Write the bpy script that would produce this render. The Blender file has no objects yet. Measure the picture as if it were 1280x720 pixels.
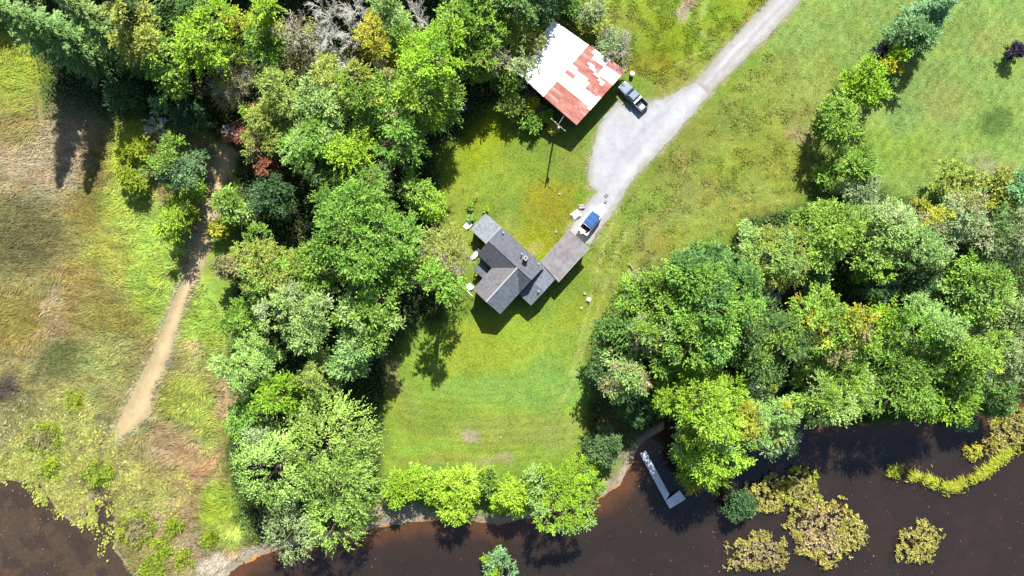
import bpy, bmesh, math, random
import numpy as np
from mathutils import Vector, Matrix
from mathutils.geometry import tessellate_polygon

SC = bpy.context.scene
COL = SC.collection
K = 0.14            # metres of ground per photo pixel, seen from CAMH straight above
CAMH = 120.0
R_ = math.radians

def W(px, py, h=0.0):
    s = K * (CAMH - h) / CAMH
    return np.array([(px - 640) * s, (360 - py) * s])

def lin1(c):
    c = c / 255.0
    return c / 12.92 if c <= 0.04045 else ((c + 0.055) / 1.055) ** 2.4

def lin(rgb):
    return np.array([lin1(c) for c in rgb])

KG = 3.75           # lit radiance of a flat ground of albedo 1 at the chosen exposure
def alb(rgb, k=KG):
    return np.clip(lin(rgb) / k, 0.004, 0.82)

# ------------------------------------------------------------------ noise
def vnoise(x, y, seed=0):
    xi = np.floor(x).astype(np.int64); yi = np.floor(y).astype(np.int64)
    fx = x - xi; fy = y - yi
    fx = fx * fx * (3 - 2 * fx); fy = fy * fy * (3 - 2 * fy)
    def h(a, b):
        n = (a * 374761393 + b * 668265263 + seed * 974634777) & 0x7fffffff
        n = ((n ^ (n >> 13)) * 1274126177) & 0x7fffffff
        n = (n ^ (n >> 16)) & 0xffff
        return n / 65535.0
    a = h(xi, yi); b = h(xi + 1, yi); c = h(xi, yi + 1); d = h(xi + 1, yi + 1)
    return (a * (1 - fx) + b * fx) * (1 - fy) + (c * (1 - fx) + d * fx) * fy

def fbm(x, y, seed=0, oct=4, gain=0.55):
    s = 0; a = 1; t = 0
    for i in range(oct):
        s = s + a * vnoise(x * 2 ** i + 17.3 * i, y * 2 ** i - 9.1 * i, seed + i)
        t += a; a *= gain
    return s / t

def sstep(a, b, x):
    t = np.clip((x - a) / (b - a), 0, 1)
    return t * t * (3 - 2 * t)

def seg_dist(px, py, pts, closed):
    d = np.full(px.shape, 1e9)
    n = len(pts)
    for i in range(n if closed else n - 1):
        ax, ay = pts[i]; bx, by = pts[(i + 1) % n]
        vx, vy = bx - ax, by - ay
        t = np.clip(((px - ax) * vx + (py - ay) * vy) / (vx * vx + vy * vy + 1e-9), 0, 1)
        d = np.minimum(d, np.hypot(px - ax - t * vx, py - ay - t * vy))
    return d

def inside(px, py, pts):
    r = np.zeros(px.shape, bool)
    n = len(pts)
    for i in range(n):
        ax, ay = pts[i]; bx, by = pts[(i + 1) % n]
        if ay == by: continue
        c = ((ay > py) != (by > py)) & (px < (bx - ax) * (py - ay) / (by - ay) + ax)
        r ^= c
    return r

def sdf(px, py, pts):            # positive inside
    d = seg_dist(px, py, pts, True)
    return np.where(inside(px, py, pts), d, -d)

# ------------------------------------------------------------------ map of the place (photo-plan pixels, 0.14 m each)
RIVER = [(268,760),(282,724),(298,708),(322,696),(345,686),(400,678),(440,672),(465,662),(480,658),(510,653),(545,651),(580,653),
  (620,656),(650,651),(700,640),(735,630),(755,622),(775,606),(786,590),(794,570),(806,552),(830,538),(870,530),(930,527),(1000,529),
  (1060,531),(1120,530),(1180,522),(1230,514),(1300,500),(1700,500),(4200,500),(4200,4000),(268,4000)]
POOL = [(-3000,604),(-20,603),(20,602),(48,606),(58,622),(72,640),(92,655),(112,640),(112,622),(130,625),(142,650),(142,690),(152,702),(172,730),(180,800),(180,4000),(-3000,4000)]
WOODL = [(-300,-300),(655,-300),(665,20),(640,90),(610,140),(565,190),(545,240),(556,300),(556,390),(505,415),(480,500),(470,600),(440,650),
  (320,680),(290,640),(285,480),(283,400),(292,330),(300,240),(290,190),(255,155),(55,150),(48,80),(25,40),(-300,20)]
WOODR = [(738,420),(765,370),(800,335),(900,330),(930,275),(1030,250),(1080,232),(1150,252),(1300,250),(1900,250),(1900,520),(1000,530),(800,560),(738,560)]
MARSH = [(-3000,20),(30,34),(45,80),(50,150),(250,160),(285,190),(262,290),(250,340),(280,400),(283,500),(290,640),(330,690),(280,760),(180,900),(-3000,900)]
MEADOW = [(738,300),(960,60),(1000,110),(1040,180),(1020,240),(930,280),(830,330),(745,400)]
FIELD = [(990,-300),(3000,-300),(3000,250),(1150,250),(1060,230),(1030,150),(960,55)]
NORTH = [(690,-300),(975,-300),(975,-10),(838,118),(785,85),(700,20)]
LOWER = [(560,395),(740,390),(742,560),(730,580),(480,590),(490,500),(520,420)]
DRIVE = [(876,99),(866,104),(852,112),(838,120),(822,124),(806,131),(790,131),(772,128),(758,142),(748,162),(740,190),(735,215),(737,232),(746,240),
  (738,250),(727,262),(717,278),(709,289),(722,300),(738,305),(750,287),(757,276),(766,264),(780,240),(799,215),(830,184),(864,146),(890,114)]
ROAD = [(1190,-240),(1075,-115),(1000,0),(960,45),(925,79),(886,118),(870,102),(905,60),(938,25),(962,0),(1035,-115),(1140,-240)]
PATH = [(276,180),(289,184),(297,192),(286,225),(276,252),(266,292),(253,335),(236,380),(216,440),(199,480),(188,518),(168,536),(148,552),(136,556),
  (150,520),(172,478),(192,440),(214,380),(233,340),(246,290),(262,240),(270,195)]

# soft patches of ground: x, y, rx, ry, turn, look colour, strength
BLOBS = [
 # left marsh
 (60,190,95,70,0,(190,172,138),.95),(25,150,40,40,0,(162,154,84),.8),(20,80,50,60,0,(150,168,56),.9),(15,290,60,55,0,(112,112,72),.9),(50,295,40,30,10,(118,116,74),.8),
 (128,225,30,70,5,(142,132,62),.8),(110,270,30,40,0,(148,138,66),.65),(165,190,28,55,0,(164,188,58),.9),(165,260,40,50,0,(166,186,76),.95),
 (145,330,55,40,0,(170,174,76),.9),(198,312,44,66,0,(154,190,80),.95),(190,372,36,48,0,(154,184,72),.85),(100,350,45,30,20,(168,150,84),.8),
 (65,375,22,10,-40,(188,168,130),.9),(60,420,60,20,-35,(180,150,112),.7),(75,450,42,32,0,(104,112,64),.95),(20,400,40,50,0,(152,136,66),.8),
 (140,400,55,28,10,(154,148,72),.75),(130,450,40,35,0,(150,156,84),.8),(8,490,26,24,0,(92,78,74),.95),(30,520,40,30,0,(148,148,90),.8),
 (100,520,50,40,0,(150,156,84),.8),(40,580,55,28,0,(152,160,80),.9),(265,350,28,62,0,(148,182,74),.95),(255,410,34,45,0,(150,186,74),.95),(243,432,16,12,30,(206,190,132),.9),
 (240,500,40,45,0,(146,164,68),.9),(255,540,36,22,0,(148,164,72),.85),(283,500,12,40,0,(196,172,128),.9),(220,560,42,32,0,(186,160,122),.85),(175,600,40,30,0,(166,160,96),.8),
 (185,640,40,30,0,(150,152,80),.8),(240,610,36,30,0,(182,158,112),.7),(225,650,40,40,0,(176,152,108),.75),(275,630,26,36,0,(146,176,58),.9),
 (245,690,25,30,0,(182,160,130),.7),(255,585,22,12,-35,(206,150,120),.5),(290,665,26,16,-20,(168,192,84),.9),(130,540,14,28,0,(120,112,92),.6),(133,635,14,30,0,(92,84,74),.8),
 (193,655,10,25,20,(170,146,132),.7),
 # yard between barn and house
 (575,215,30,40,0,(156,178,52),.8),(610,180,40,45,0,(160,178,30),.8),(640,215,50,35,0,(142,170,58),.8),(685,270,40,46,0,(180,170,36),.6),(700,245,34,24,0,(176,164,40),.45),
 (665,300,30,20,0,(162,170,30),.7),(720,195,26,30,0,(150,160,70),.6),(730,250,18,16,0,(112,165,50),.7),(600,240,26,30,0,(150,178,60),.6),(570,290,24,60,0,(158,172,66),.8),
 (632,300,24,26,0,(196,196,92),.45),(655,318,30,8,-40,(214,206,140),.5),
 # lower lawn
 (590,440,50,40,0,(160,178,56),.65),(640,430,60,34,0,(152,180,56),.6),(690,480,60,40,0,(116,180,84),.6),(600,490,60,24,0,(122,178,84),.5),(540,520,60,30,0,(138,164,62),.7),
 (640,540,90,24,0,(160,168,78),.7),(590,546,14,7,0,(210,190,160),.85),(618,572,28,5,-5,(206,192,150),.7),(560,575,70,8,0,(172,172,80),.6),(700,545,36,22,-20,(158,168,84),.6),
 (515,500,20,24,0,(150,170,74),.7),(493,470,12,30,0,(190,176,110),.7),(640,405,70,16,0,(156,178,52),.5),(760,420,22,60,5,(156,172,90),.7),(725,390,40,30,0,(152,172,52),.7),
 # meadow by the drive
 (850,190,60,26,-45,(136,140,62),.6),(800,260,40,24,-40,(126,168,60),.6),(880,170,46,30,-40,(148,152,64),.5),(915,210,50,26,-20,(142,158,52),.6),(960,180,42,36,0,(150,154,58),.65),
 (870,245,50,20,-25,(166,164,92),.5),(815,300,30,40,0,(170,160,92),.55),(850,300,36,20,0,(150,158,56),.6),(920,265,50,14,-8,(156,158,66),.6),(985,215,30,30,0,(150,158,54),.6),
 (770,330,30,30,0,(150,168,60),.6),(840,165,20,50,40,(110,140,58),.5),(1000,168,18,16,0,(206,188,140),.8),(1010,150,26,30,0,(172,164,90),.6),(925,140,40,22,-45,(120,150,64),.6),
 (782,230,14,30,-40,(150,160,74),.6),(852,215,6,30,-10,(190,180,110),.5),
 # north meadow
 (860,12,10,22,25,(222,200,170),.9),(835,50,50,34,0,(132,160,28),.7),(790,45,34,26,0,(150,172,60),.7),(815,85,40,22,0,(168,160,50),.7),(760,30,40,26,0,(150,160,74),.6),
 (900,20,30,24,0,(118,156,34),.7),(840,100,44,14,-35,(172,168,84),.7),(880,80,40,8,-45,(156,160,74),.6),
 # field to the right
 (1150,60,120,90,0,(132,168,84),.7),(1060,60,60,60,0,(142,174,82),.7),(1000,90,50,40,0,(148,168,78),.7),(1020,130,40,40,0,(160,170,84),.6),(1250,160,40,60,0,(120,164,74),.5),
 (1250,155,18,22,30,(84,130,62),.85),(1185,130,40,30,0,(156,160,86),.6),(1110,190,60,36,0,(128,174,60),.7),(1180,200,70,30,0,(140,172,78),.6),(1235,214,36,10,0,(200,184,140),.7),
 (1215,205,50,14,0,(168,172,110),.6),(1130,150,26,22,0,(110,160,90),.6),(1110,60,10,30,30,(184,156,106),.5),(1240,45,30,16,-20,(160,166,92),.5),(1080,130,10,40,25,(160,168,90),.5),
 (1160,205,40,20,0,(150,166,70),.5),
 # shore
 (500,642,45,10,0,(206,186,162),.95),(575,648,30,8,0,(200,180,154),.9),(270,705,30,14,-35,(206,190,168),.95),(310,690,30,10,-10,(204,188,164),.95),(765,606,20,16,-40,(208,184,158),.95),
 (655,655,30,6,0,(196,176,150),.8),(790,560,34,40,-10,(168,146,116),.85),(775,520,28,40,0,(150,128,98),.8),(480,620,16,20,0,(176,170,110),.6),
]
# worn lines: points, half width px, look colour, strength
LINES = [
 ([(768,275),(757,300),(748,335),(738,380),(726,425),(712,470)],2.2,(186,190,110),.7),
 ([(782,290),(770,320),(757,360),(742,400),(728,440),(716,480),(690,520)],2.4,(188,190,112),.65),
 ([(886,-20),(880,14),(868,32),(884,50),(894,62)],4.5,(172,196,96),.8),
 ([(842,82),(870,68),(890,61)],1.4,(196,200,100),.7),([(848,94),(872,78),(890,70)],1.4,(110,140,40),.6),
 ([(952,0),(925,28),(900,52)],1.2,(140,96,50),.7),([(862,20),(872,40),(884,56),(893,62)],3.5,(120,165,50),.6),
 ([(896,252),(930,230),(975,202)],1.4,(198,186,110),.6),([(905,262),(945,238),(985,205)],1.4,(196,184,110),.6),([(915,258),(960,254),(985,250)],1.2,(206,190,120),.7),
 ([(850,230),(855,205),(856,180)],1.4,(188,176,104),.5),([(1060,110),(1040,130),(1020,150),(1003,168)],1.6,(178,176,104),.5),
 ([(1108,60),(1092,85),(1075,110)],2.0,(176,160,100),.5),([(955,128),(975,142),(1000,152)],1.0,(170,140,60),.5),
 ([(500,575),(560,578),(640,578),(700,566),(735,545)],2.0,(176,176,90),.5),([(495,552),(560,562),(640,562),(705,548)],1.2,(118,156,62),.5),
 ([(500,535),(560,545),(640,547),(710,528)],1.5,(168,172,88),.45),([(505,515),(570,528),(640,528),(715,505)],1.2,(120,160,66),.4),
 ([(50,400),(60,375),(75,345),(82,330)],2.0,(196,172,140),.6),([(20,440),(50,415),(70,380)],1.4,(190,166,130),.6),([(60,440),(55,470),(40,500)],2,(176,150,124),.5),
 ([(250,600),(230,560),(200,520)],3,(196,164,132),.5),([(280,560),(262,585),(240,600)],3,(204,156,124),.55),
]

def region_colour(x, y):
    """albedo of the ground at world x, y"""
    px = 640 + x / K; py = 360 - y / K
    wx = px + 26 * (fbm(x / 6, y / 6, 3) - .5) + 9 * (fbm(x / 1.3, y / 1.3, 9, 3) - .5)
    wy = py + 26 * (fbm(x / 6, y / 6, 5) - .5) + 9 * (fbm(x / 1.3, y / 1.3, 11, 3) - .5)
    c = np.tile(alb((146, 176, 68)), (x.size, 1)).reshape(x.shape + (3,))
    def over(col, m):
        nonlocal c
        if col[1] > col[0]: col = (min(255, (col[0] + .30 * (col[1] - col[0])) * 1.07), min(255, col[1] * 1.09), min(255, col[2] * 1.12))
        c = c * (1 - m[..., None]) + alb(col) * m[..., None]
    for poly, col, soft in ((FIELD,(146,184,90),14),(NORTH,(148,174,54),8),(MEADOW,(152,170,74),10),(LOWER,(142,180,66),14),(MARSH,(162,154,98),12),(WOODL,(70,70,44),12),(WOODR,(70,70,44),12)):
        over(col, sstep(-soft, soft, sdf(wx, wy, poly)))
    for bx, by, rx, ry, t, col, s in BLOBS:
        ca, sa = math.cos(R_(t)), math.sin(R_(t))
        dx, dy = wx - bx, wy - by
        u = (dx * ca + dy * sa) / rx; v = (-dx * sa + dy * ca) / ry
        over(col, s * (1 - sstep(.45, 1.25, np.hypot(u, v))))
    for pts, w, col, s in LINES:
        d = seg_dist(px + 5 * (fbm(x / 1.5, y / 1.5, 21, 3) - .5), py + 5 * (fbm(x / 1.5, y / 1.5, 23, 3) - .5), pts, False)
        over(col, s * (1 - sstep(w * .4, w * 1.5, d)) * (.45 + .55 * sstep(.35, .6, fbm(x / 1.2, y / 1.2, 31, 3))))
    for poly, wd in ((DRIVE, 7), (ROAD, 6), (PATH, 6)):
        d = -sdf(px, py, poly) + 9 * (fbm(x / 1.1, y / 1.1, 37, 3) - .5)
        over((196, 186, 150), .75 * (1 - sstep(0, wd, d)))
    # beds and shores
    dr = sdf(px, py, RIVER) + 10 * (fbm(x / 1.6, y / 1.6, 41, 3) - .5)
    dp = sdf(px, py, POOL) + 10 * (fbm(x / 1.6, y / 1.6, 43, 3) - .5)
    over((204, 186, 160), sstep(-13, -6, dr) * (1 - sstep(-1, 1, dr)) * (px < 830))
    over((250, 178, 92), sstep(-1, 1.5, dr))
    over((112, 82, 62), sstep(6, 30, dr)); over((64, 54, 50), sstep(26, 60, dr) * .85)
    over((116, 88, 74), sstep(20, 50, dr) * sstep(.48, .68, fbm(x / 6, y / 6, 45)) * .8)
    over((52, 46, 46), sstep(26, 50, dr) * sstep(.5, .64, fbm(x / 2.2, y / 2.2, 46, 4)) * .6)
    over((206, 190, 156), sstep(-5, 1, dp) * .9)
    over((222, 206, 156), sstep(10, 40, dp) * sstep(.42, .62, fbm(x / 5, y / 5, 47)))
    over((166, 146, 130), sstep(4, 20, dp) * sstep(.5, .62, fbm(x / 2.5, y / 2.5, 49, 3)))
    # mottling at several sizes
    c = c * (1 + .32 * sstep(-10, 10, sdf(px, py, MARSH)) * (dr < -6) * (dp < -2))[..., None]
    m = .80 + .40 * fbm(x / .9, y / .9, 51, 3)
    m *= .84 + .32 * fbm(x / 3.5, y / 3.5, 53, 3)
    # mowing passes
    wv = 8 * (fbm(x / 9, y / 9, 171, 2) - .5)
    lo = sstep(-20, 20, sdf(px, py, LOWER)) * sstep(430, 520, py); m *= 1 + .07 * lo * (fbm(x / 4, y / 4, 173, 2) * 1.6) * np.sin((py + ((px - 610) / 34.0) ** 2 * 1.0 + wv) * .62)
    fi = sstep(-20, 20, sdf(px, py, FIELD)); m *= 1 + .07 * fi * np.sin((px * .80 + py * .60 + wv) * .55) + .04 * fi * np.sin((px - .3 * py + wv) * .4)
    a = fbm(x / 2.2, y / 2.2, 57, 3) - .5
    c = c * m[..., None]
    c[..., 0] *= 1 + .26 * a; c[..., 2] *= 1 - .25 * a
    return np.clip(c, .004, .8)

def ground_z(x, y):
    px = 640 + x / K; py = 360 - y / K
    jx = 8 * (fbm(x / 2, y / 2, 61, 3) - .5)
    dr = (sdf(px, py, RIVER) + jx) * K
    dp = (sdf(px, py, POOL) + jx) * K
    zr = np.clip(-.35 - np.where(dr < 0, .20, .12) * dr, -2.0, 0)
    zp = np.clip(-.35 - .10 * dp, -.62, 0)
    z = np.minimum(zr, zp)
    flat = np.maximum(np.maximum(sdf(px, py, DRIVE), sdf(px, py, ROAD)), sdf(px, py, PATH))
    soft = sstep(6, 26, -flat)
    rough = sstep(-10, 10, sdf(px, py, MARSH)) * .42 + sstep(-10, 10, sdf(px, py, MEADOW)) * .16 + sstep(-10, 10, sdf(px, py, NORTH)) * .14 + .04
    n = fbm(x / 1.7, y / 1.1, 71, 4) - .5
    return z + soft * rough * n * (z > -.3)

# ------------------------------------------------------------------ materials
def mat(name, rgb=(.5, .5, .5), rough=.8, metal=0.0, spec=.3, noise=None, bump=None, coat=0.0, emit=None):
    m = bpy.data.materials.new(name); m.use_nodes = True
    nt = m.node_tree; b = nt.nodes['Principled BSDF']
    b.inputs['Base Color'].default_value = (*rgb, 1)
    b.inputs['Roughness'].default_value = rough; b.inputs['Metallic'].default_value = metal
    b.inputs['Specular IOR Level'].default_value = spec
    b.inputs['Coat Weight'].default_value = coat
    tc = nt.nodes.new('ShaderNodeTexCoord')
    if noise:
        sc, lo, hi = noise[:3]
        n = nt.nodes.new('ShaderNodeTexNoise'); n.inputs['Scale'].default_value = sc; n.inputs['Detail'].default_value = 6
        nt.links.new(tc.outputs['Object'], n.inputs['Vector'])
        r = nt.nodes.new('ShaderNodeMapRange'); r.inputs[1].default_value = .3; r.inputs[2].default_value = .7
        r.inputs[3].default_value = lo; r.inputs[4].default_value = hi
        nt.links.new(n.outputs['Fac'], r.inputs[0])
        x = nt.nodes.new('ShaderNodeMix'); x.data_type = 'RGBA'; x.blend_type = 'MULTIPLY'; x.inputs[0].default_value = 1
        x.inputs[6].default_value = (*rgb, 1); nt.links.new(r.outputs[0], x.inputs[7])
        nt.links.new(x.outputs[2], b.inputs['Base Color'])
    if bump:
        n2 = nt.nodes.new('ShaderNodeTexNoise'); n2.inputs['Scale'].default_value = bump[0]; n2.inputs['Detail'].default_value = 5
        nt.links.new(tc.outputs['Object'], n2.inputs['Vector'])
        bp = nt.nodes.new('ShaderNodeBump'); bp.inputs['Strength'].default_value = bump[1]; bp.inputs['Distance'].default_value = bump[2] if len(bump) > 2 else .05
        nt.links.new(n2.outputs['Fac'], bp.inputs['Height']); nt.links.new(bp.outputs[0], b.inputs['Normal'])
    return m

def attr_mat(name, leaf=False, fine=None, bump=None, rough=.9, trans=.3):
    """material whose colour is the thing's own colour attribute, broken up by noise"""
    m = bpy.data.materials.new(name); m.use_nodes = True
    nt = m.node_tree; L = nt.links; out = nt.nodes['Material Output']; b = nt.nodes['Principled BSDF']
    a = nt.nodes.new('ShaderNodeAttribute'); a.attribute_name = 'col'
    col = a.outputs['Color']
    tc = nt.nodes.new('ShaderNodeTexCoord')
    if fine:
        for sc, lo, hi, sx in fine:
            mp = nt.nodes.new('ShaderNodeMapping'); mp.inputs['Scale'].default_value = sx
            L.new(tc.outputs['Object'], mp.inputs[0])
            n = nt.nodes.new('ShaderNodeTexNoise'); n.inputs['Scale'].default_value = sc; n.inputs['Detail'].default_value = 5; n.inputs['Roughness'].default_value = .65
            L.new(mp.outputs[0], n.inputs['Vector'])
            r = nt.nodes.new('ShaderNodeMapRange'); r.inputs[1].default_value = .3; r.inputs[2].default_value = .7; r.inputs[3].default_value = lo; r.inputs[4].default_value = hi
            L.new(n.outputs['Fac'], r.inputs[0])
            x = nt.nodes.new('ShaderNodeMix'); x.data_type = 'RGBA'; x.blend_type = 'MULTIPLY'; x.inputs[0].default_value = 1
            L.new(col, x.inputs[6]); L.new(r.outputs[0], x.inputs[7]); col = x.outputs[2]
    b.inputs['Roughness'].default_value = rough; b.inputs['Specular IOR Level'].default_value = .10 if leaf else .08
    L.new(col, b.inputs['Base Color'])
    if bump:
        n2 = nt.nodes.new('ShaderNodeTexNoise'); n2.inputs['Scale'].default_value = bump[0]; n2.inputs['Detail'].default_value = 6
        L.new(tc.outputs['Object'], n2.inputs['Vector'])
        bp = nt.nodes.new('ShaderNodeBump'); bp.inputs['Strength'].default_value = bump[1]; bp.inputs['Distance'].default_value = bump[2]
        L.new(n2.outputs['Fac'], bp.inputs['Height']); L.new(bp.outputs[0], b.inputs['Normal'])
    if leaf:
        t = nt.nodes.new('ShaderNodeBsdfTranslucent')
        y = nt.nodes.new('ShaderNodeMix'); y.data_type = 'RGBA'; y.blend_type = 'MULTIPLY'; y.inputs[0].default_value = 1
        y.inputs[7].default_value = (1.25, 1.25, .6, 1); L.new(col, y.inputs[6]); L.new(y.outputs[2], t.inputs['Color'])
        mx = nt.nodes.new('ShaderNodeMixShader'); mx.inputs[0].default_value = trans
        L.new(b.outputs[0], mx.inputs[1]); L.new(t.outputs[0], mx.inputs[2]); L.new(mx.outputs[0], out.inputs['Surface'])
    return m

M = {}
M['leaf'] = attr_mat('foliage', leaf=True, rough=.55, trans=.22)
M['blade'] = attr_mat('grass_blades', leaf=True, rough=.7, trans=.22)
M['ground'] = attr_mat('ground_cover', fine=[(2.6, .72, 1.28, (1, 1, 1)), (7, .62, 1.38, (1, .45, 1))], bump=(5, .8, .16))
M['bark'] = mat('bark', (.11, .085, .062), .95, noise=(6, .6, 1.3), bump=(14, .6))
M['greybark'] = mat('weathered_wood', (.46, .45, .40), .95, noise=(4, .7, 1.2))
M['twig'] = mat('grey_twigs', (.30, .28, .25), .95, noise=(3, .6, 1.2))

# ------------------------------------------------------------------ mesh plumbing
def np_mesh(name, V, F, colours=None, material=None, smooth=False):
    """V (n,3), F (m,k) with k 3 or 4, colours (m,3)"""
    me = bpy.data.meshes.new(name)
    V = np.ascontiguousarray(V, dtype=np.float32); F = np.ascontiguousarray(F, dtype=np.int32)
    m, k = F.shape
    me.vertices.add(len(V)); me.vertices.foreach_set('co', V.ravel())
    me.loops.add(m * k); me.loops.foreach_set('vertex_index', F.ravel())
    me.polygons.add(m); me.polygons.foreach_set('loop_start', np.arange(0, m * k, k, dtype=np.int32))
    if smooth: me.polygons.foreach_set('use_smooth', np.ones(m, bool))
    me.update(calc_edges=True)
    if colours is not None:
        dom = 'POINT' if len(colours) == len(V) and len(colours) != m else 'FACE'
        at = me.attributes.new('col', 'FLOAT_COLOR', dom)
        c4 = np.ones((len(colours), 4), np.float32); c4[:, :3] = colours
        at.data.foreach_set('color', c4.ravel())
    if material: me.materials.append(material)
    return me

def link(name, me, parent=None):
    o = bpy.data.objects.new(name, me); COL.objects.link(o)
    if parent: o.parent = parent
    return o

def empty(name, loc=(0, 0, 0), rz=0.0):
    o = bpy.data.objects.new(name, None); COL.objects.link(o)
    o.empty_display_size = .3; o.location = loc; o.rotation_euler = (0, 0, rz)
    return o

def tag(o, label=None, cat=None, group=None, kind=None):
    if label: o['label'] = label
    if cat: o['category'] = cat
    if group: o['group'] = group
    if kind: o['kind'] = kind
    return o

class MB:
    """collects shapes for ONE mesh"""
    def __init__(s): s.bm = bmesh.new()
    def box(s, c, d, rz=0, bev=0.0, taper=None, ry=0, rx=0):
        r = bmesh.ops.create_cube(s.bm, size=1.0); vs = r['verts']
        for v in vs:
            t = 1.0
            if taper and v.co.z > 0: v.co.x *= taper[0]; v.co.y *= taper[1]
            v.co = Vector((v.co.x * d[0], v.co.y * d[1], v.co.z * d[2]))
        if bev:
            es = list({e for v in vs for e in v.link_edges})
            q = bmesh.ops.bevel(s.bm, geom=es, offset=bev, segments=2, affect='EDGES', profile=.6)
            vs = list({v for f in q['faces'] for v in f.verts} | {v for v in vs if v.is_valid})
        mt = Matrix.Translation(Vector(c)) @ Matrix.Rotation(rz, 4, 'Z') @ Matrix.Rotation(ry, 4, 'Y') @ Matrix.Rotation(rx, 4, 'X')
        for v in vs: v.co = mt @ v.co
        return s
    def prism(s, pts, z0, z1):
        lo = [s.bm.verts.new((*p[:2], z0)) for p in pts]; hi = [s.bm.verts.new((*p[:2], z1)) for p in pts]
        n = len(pts)
        for i in range(n): s.bm.faces.new((lo[i], lo[(i + 1) % n], hi[(i + 1) % n], hi[i]))
        s.bm.faces.new(hi); s.bm.faces.new(lo[::-1]); return s
    def slab(s, pts, t):
        """a plate through 3D points, t thick downward"""
        hi = [s.bm.verts.new(p) for p in pts]; lo = [s.bm.verts.new((p[0], p[1], p[2] - t)) for p in pts]
        n = len(pts); s.bm.faces.new(hi); s.bm.faces.new(lo[::-1])
        for i in range(n): s.bm.faces.new((lo[i], lo[(i + 1) % n], hi[(i + 1) % n], hi[i]))
        return s
    def tube(s, pts, rad, n=6, cap=True):
        pts = [Vector(p) for p in pts]
        if not hasattr(rad, '__len__'): rad = [rad] * len(pts)
        rings = []
        for i, p in enumerate(pts):
            d = (pts[min(i + 1, len(pts) - 1)] - pts[max(i - 1, 0)]).normalized()
            q = d.to_track_quat('Z', 'Y')
            rings.append([s.bm.verts.new(p + q @ Vector((math.cos(6.2832 * j / n) * rad[i], math.sin(6.2832 * j / n) * rad[i], 0))) for j in range(n)])
        for a, b in zip(rings, rings[1:]):
            for j in range(n): s.bm.faces.new((a[j], a[(j + 1) % n], b[(j + 1) % n], b[j]))
        if cap: s.bm.faces.new(rings[0][::-1]); s.bm.faces.new(rings[-1])
        return s
    def lathe(s, c, prof, n=20, axis='Z'):
        """prof: list of (radius, height)"""
        rot = {'Z': Matrix.Identity(3), 'Y': Matrix.Rotation(R_(90), 3, 'X'), 'X': Matrix.Rotation(R_(90), 3, 'Y')}[axis]
        rings = []
        for r, z in prof:
            rings.append([s.bm.verts.new(Vector(c) + rot @ Vector((math.cos(6.2832 * j / n) * r, math.sin(6.2832 * j / n) * r, z))) for j in range(n)])
        for a, b in zip(rings, rings[1:]):
            for j in range(n): s.bm.faces.new((a[j], a[(j + 1) % n], b[(j + 1) % n], b[j]))
        s.bm.faces.new(rings[0][::-1]); s.bm.faces.new(rings[-1]); return s
    def loft(s, secs, closed=True, caps=True):
        rings = [[s.bm.verts.new(p) for p in sec] for sec in secs]
        n = len(rings[0])
        for a, b in zip(rings, rings[1:]):
            for j in range(n if closed else n - 1): s.bm.faces.new((a[j], a[(j + 1) % n], b[(j + 1) % n], b[j]))
        if caps: s.bm.faces.new(rings[0][::-1]); s.bm.faces.new(rings[-1])
        return s
    def face(s, pts): s.bm.faces.new([s.bm.verts.new(p) for p in pts]); return s
    def build(s, name, material, parent=None, smooth=False, off=None):
        bmesh.ops.recalc_face_normals(s.bm, faces=s.bm.faces[:])
        me = bpy.data.meshes.new(name)
        if off is not None: bmesh.ops.translate(s.bm, verts=s.bm.verts[:], vec=-Vector(off))
        s.bm.to_mesh(me); s.bm.free()
        if smooth:
            for p in me.polygons: p.use_smooth = True
        me.materials.append(material)
        return link(name, me, parent)

# ------------------------------------------------------------------ sky, sun, camera
EL = R_(46); AZ = math.atan2(.18, 1.0)
w = bpy.data.worlds.new('World'); SC.world = w; w.use_nodes = True
nt = w.node_tree; bg = nt.nodes['Background']
sky = nt.nodes.new('ShaderNodeTexSky'); sky.sky_type = 'NISHITA'; sky.sun_disc = False
sky.sun_elevation = EL; sky.sun_rotation = AZ
nt.links.new(sky.outputs[0], bg.inputs[0]); bg.inputs[1].default_value = .068
sl = bpy.data.lights.new('sun', 'SUN'); sl.energy = 4.6; sl.angle = R_(.53); sl.color = (1, .965, .915)
so = link('sun', sl)
dv = Vector((-math.sin(AZ) * math.cos(EL), -math.cos(AZ) * math.cos(EL), -math.sin(EL)))
so.rotation_euler = dv.to_track_quat('-Z', 'Y').to_euler(); so.location = (20, 60, 90)
cd = bpy.data.cameras.new('camera'); co = link('camera', cd)
co.location = (0, 0, CAMH); co.rotation_euler = (0, 0, 0)
cd.sensor_width = 36; cd.lens = 36 * CAMH / (1280 * K); cd.clip_end = 4000
SC.camera = co
SC.view_settings.view_transform = 'Standard'; SC.view_settings.look = 'None'
SC.view_settings.exposure = 1.80; SC.view_settings.gamma = 1
SC.cycles.max_bounces = 8; SC.cycles.transparent_max_bounces = 12; SC.cycles.transmission_bounces = 6
try: SC.cycles.use_denoising = True
except Exception: pass

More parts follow.
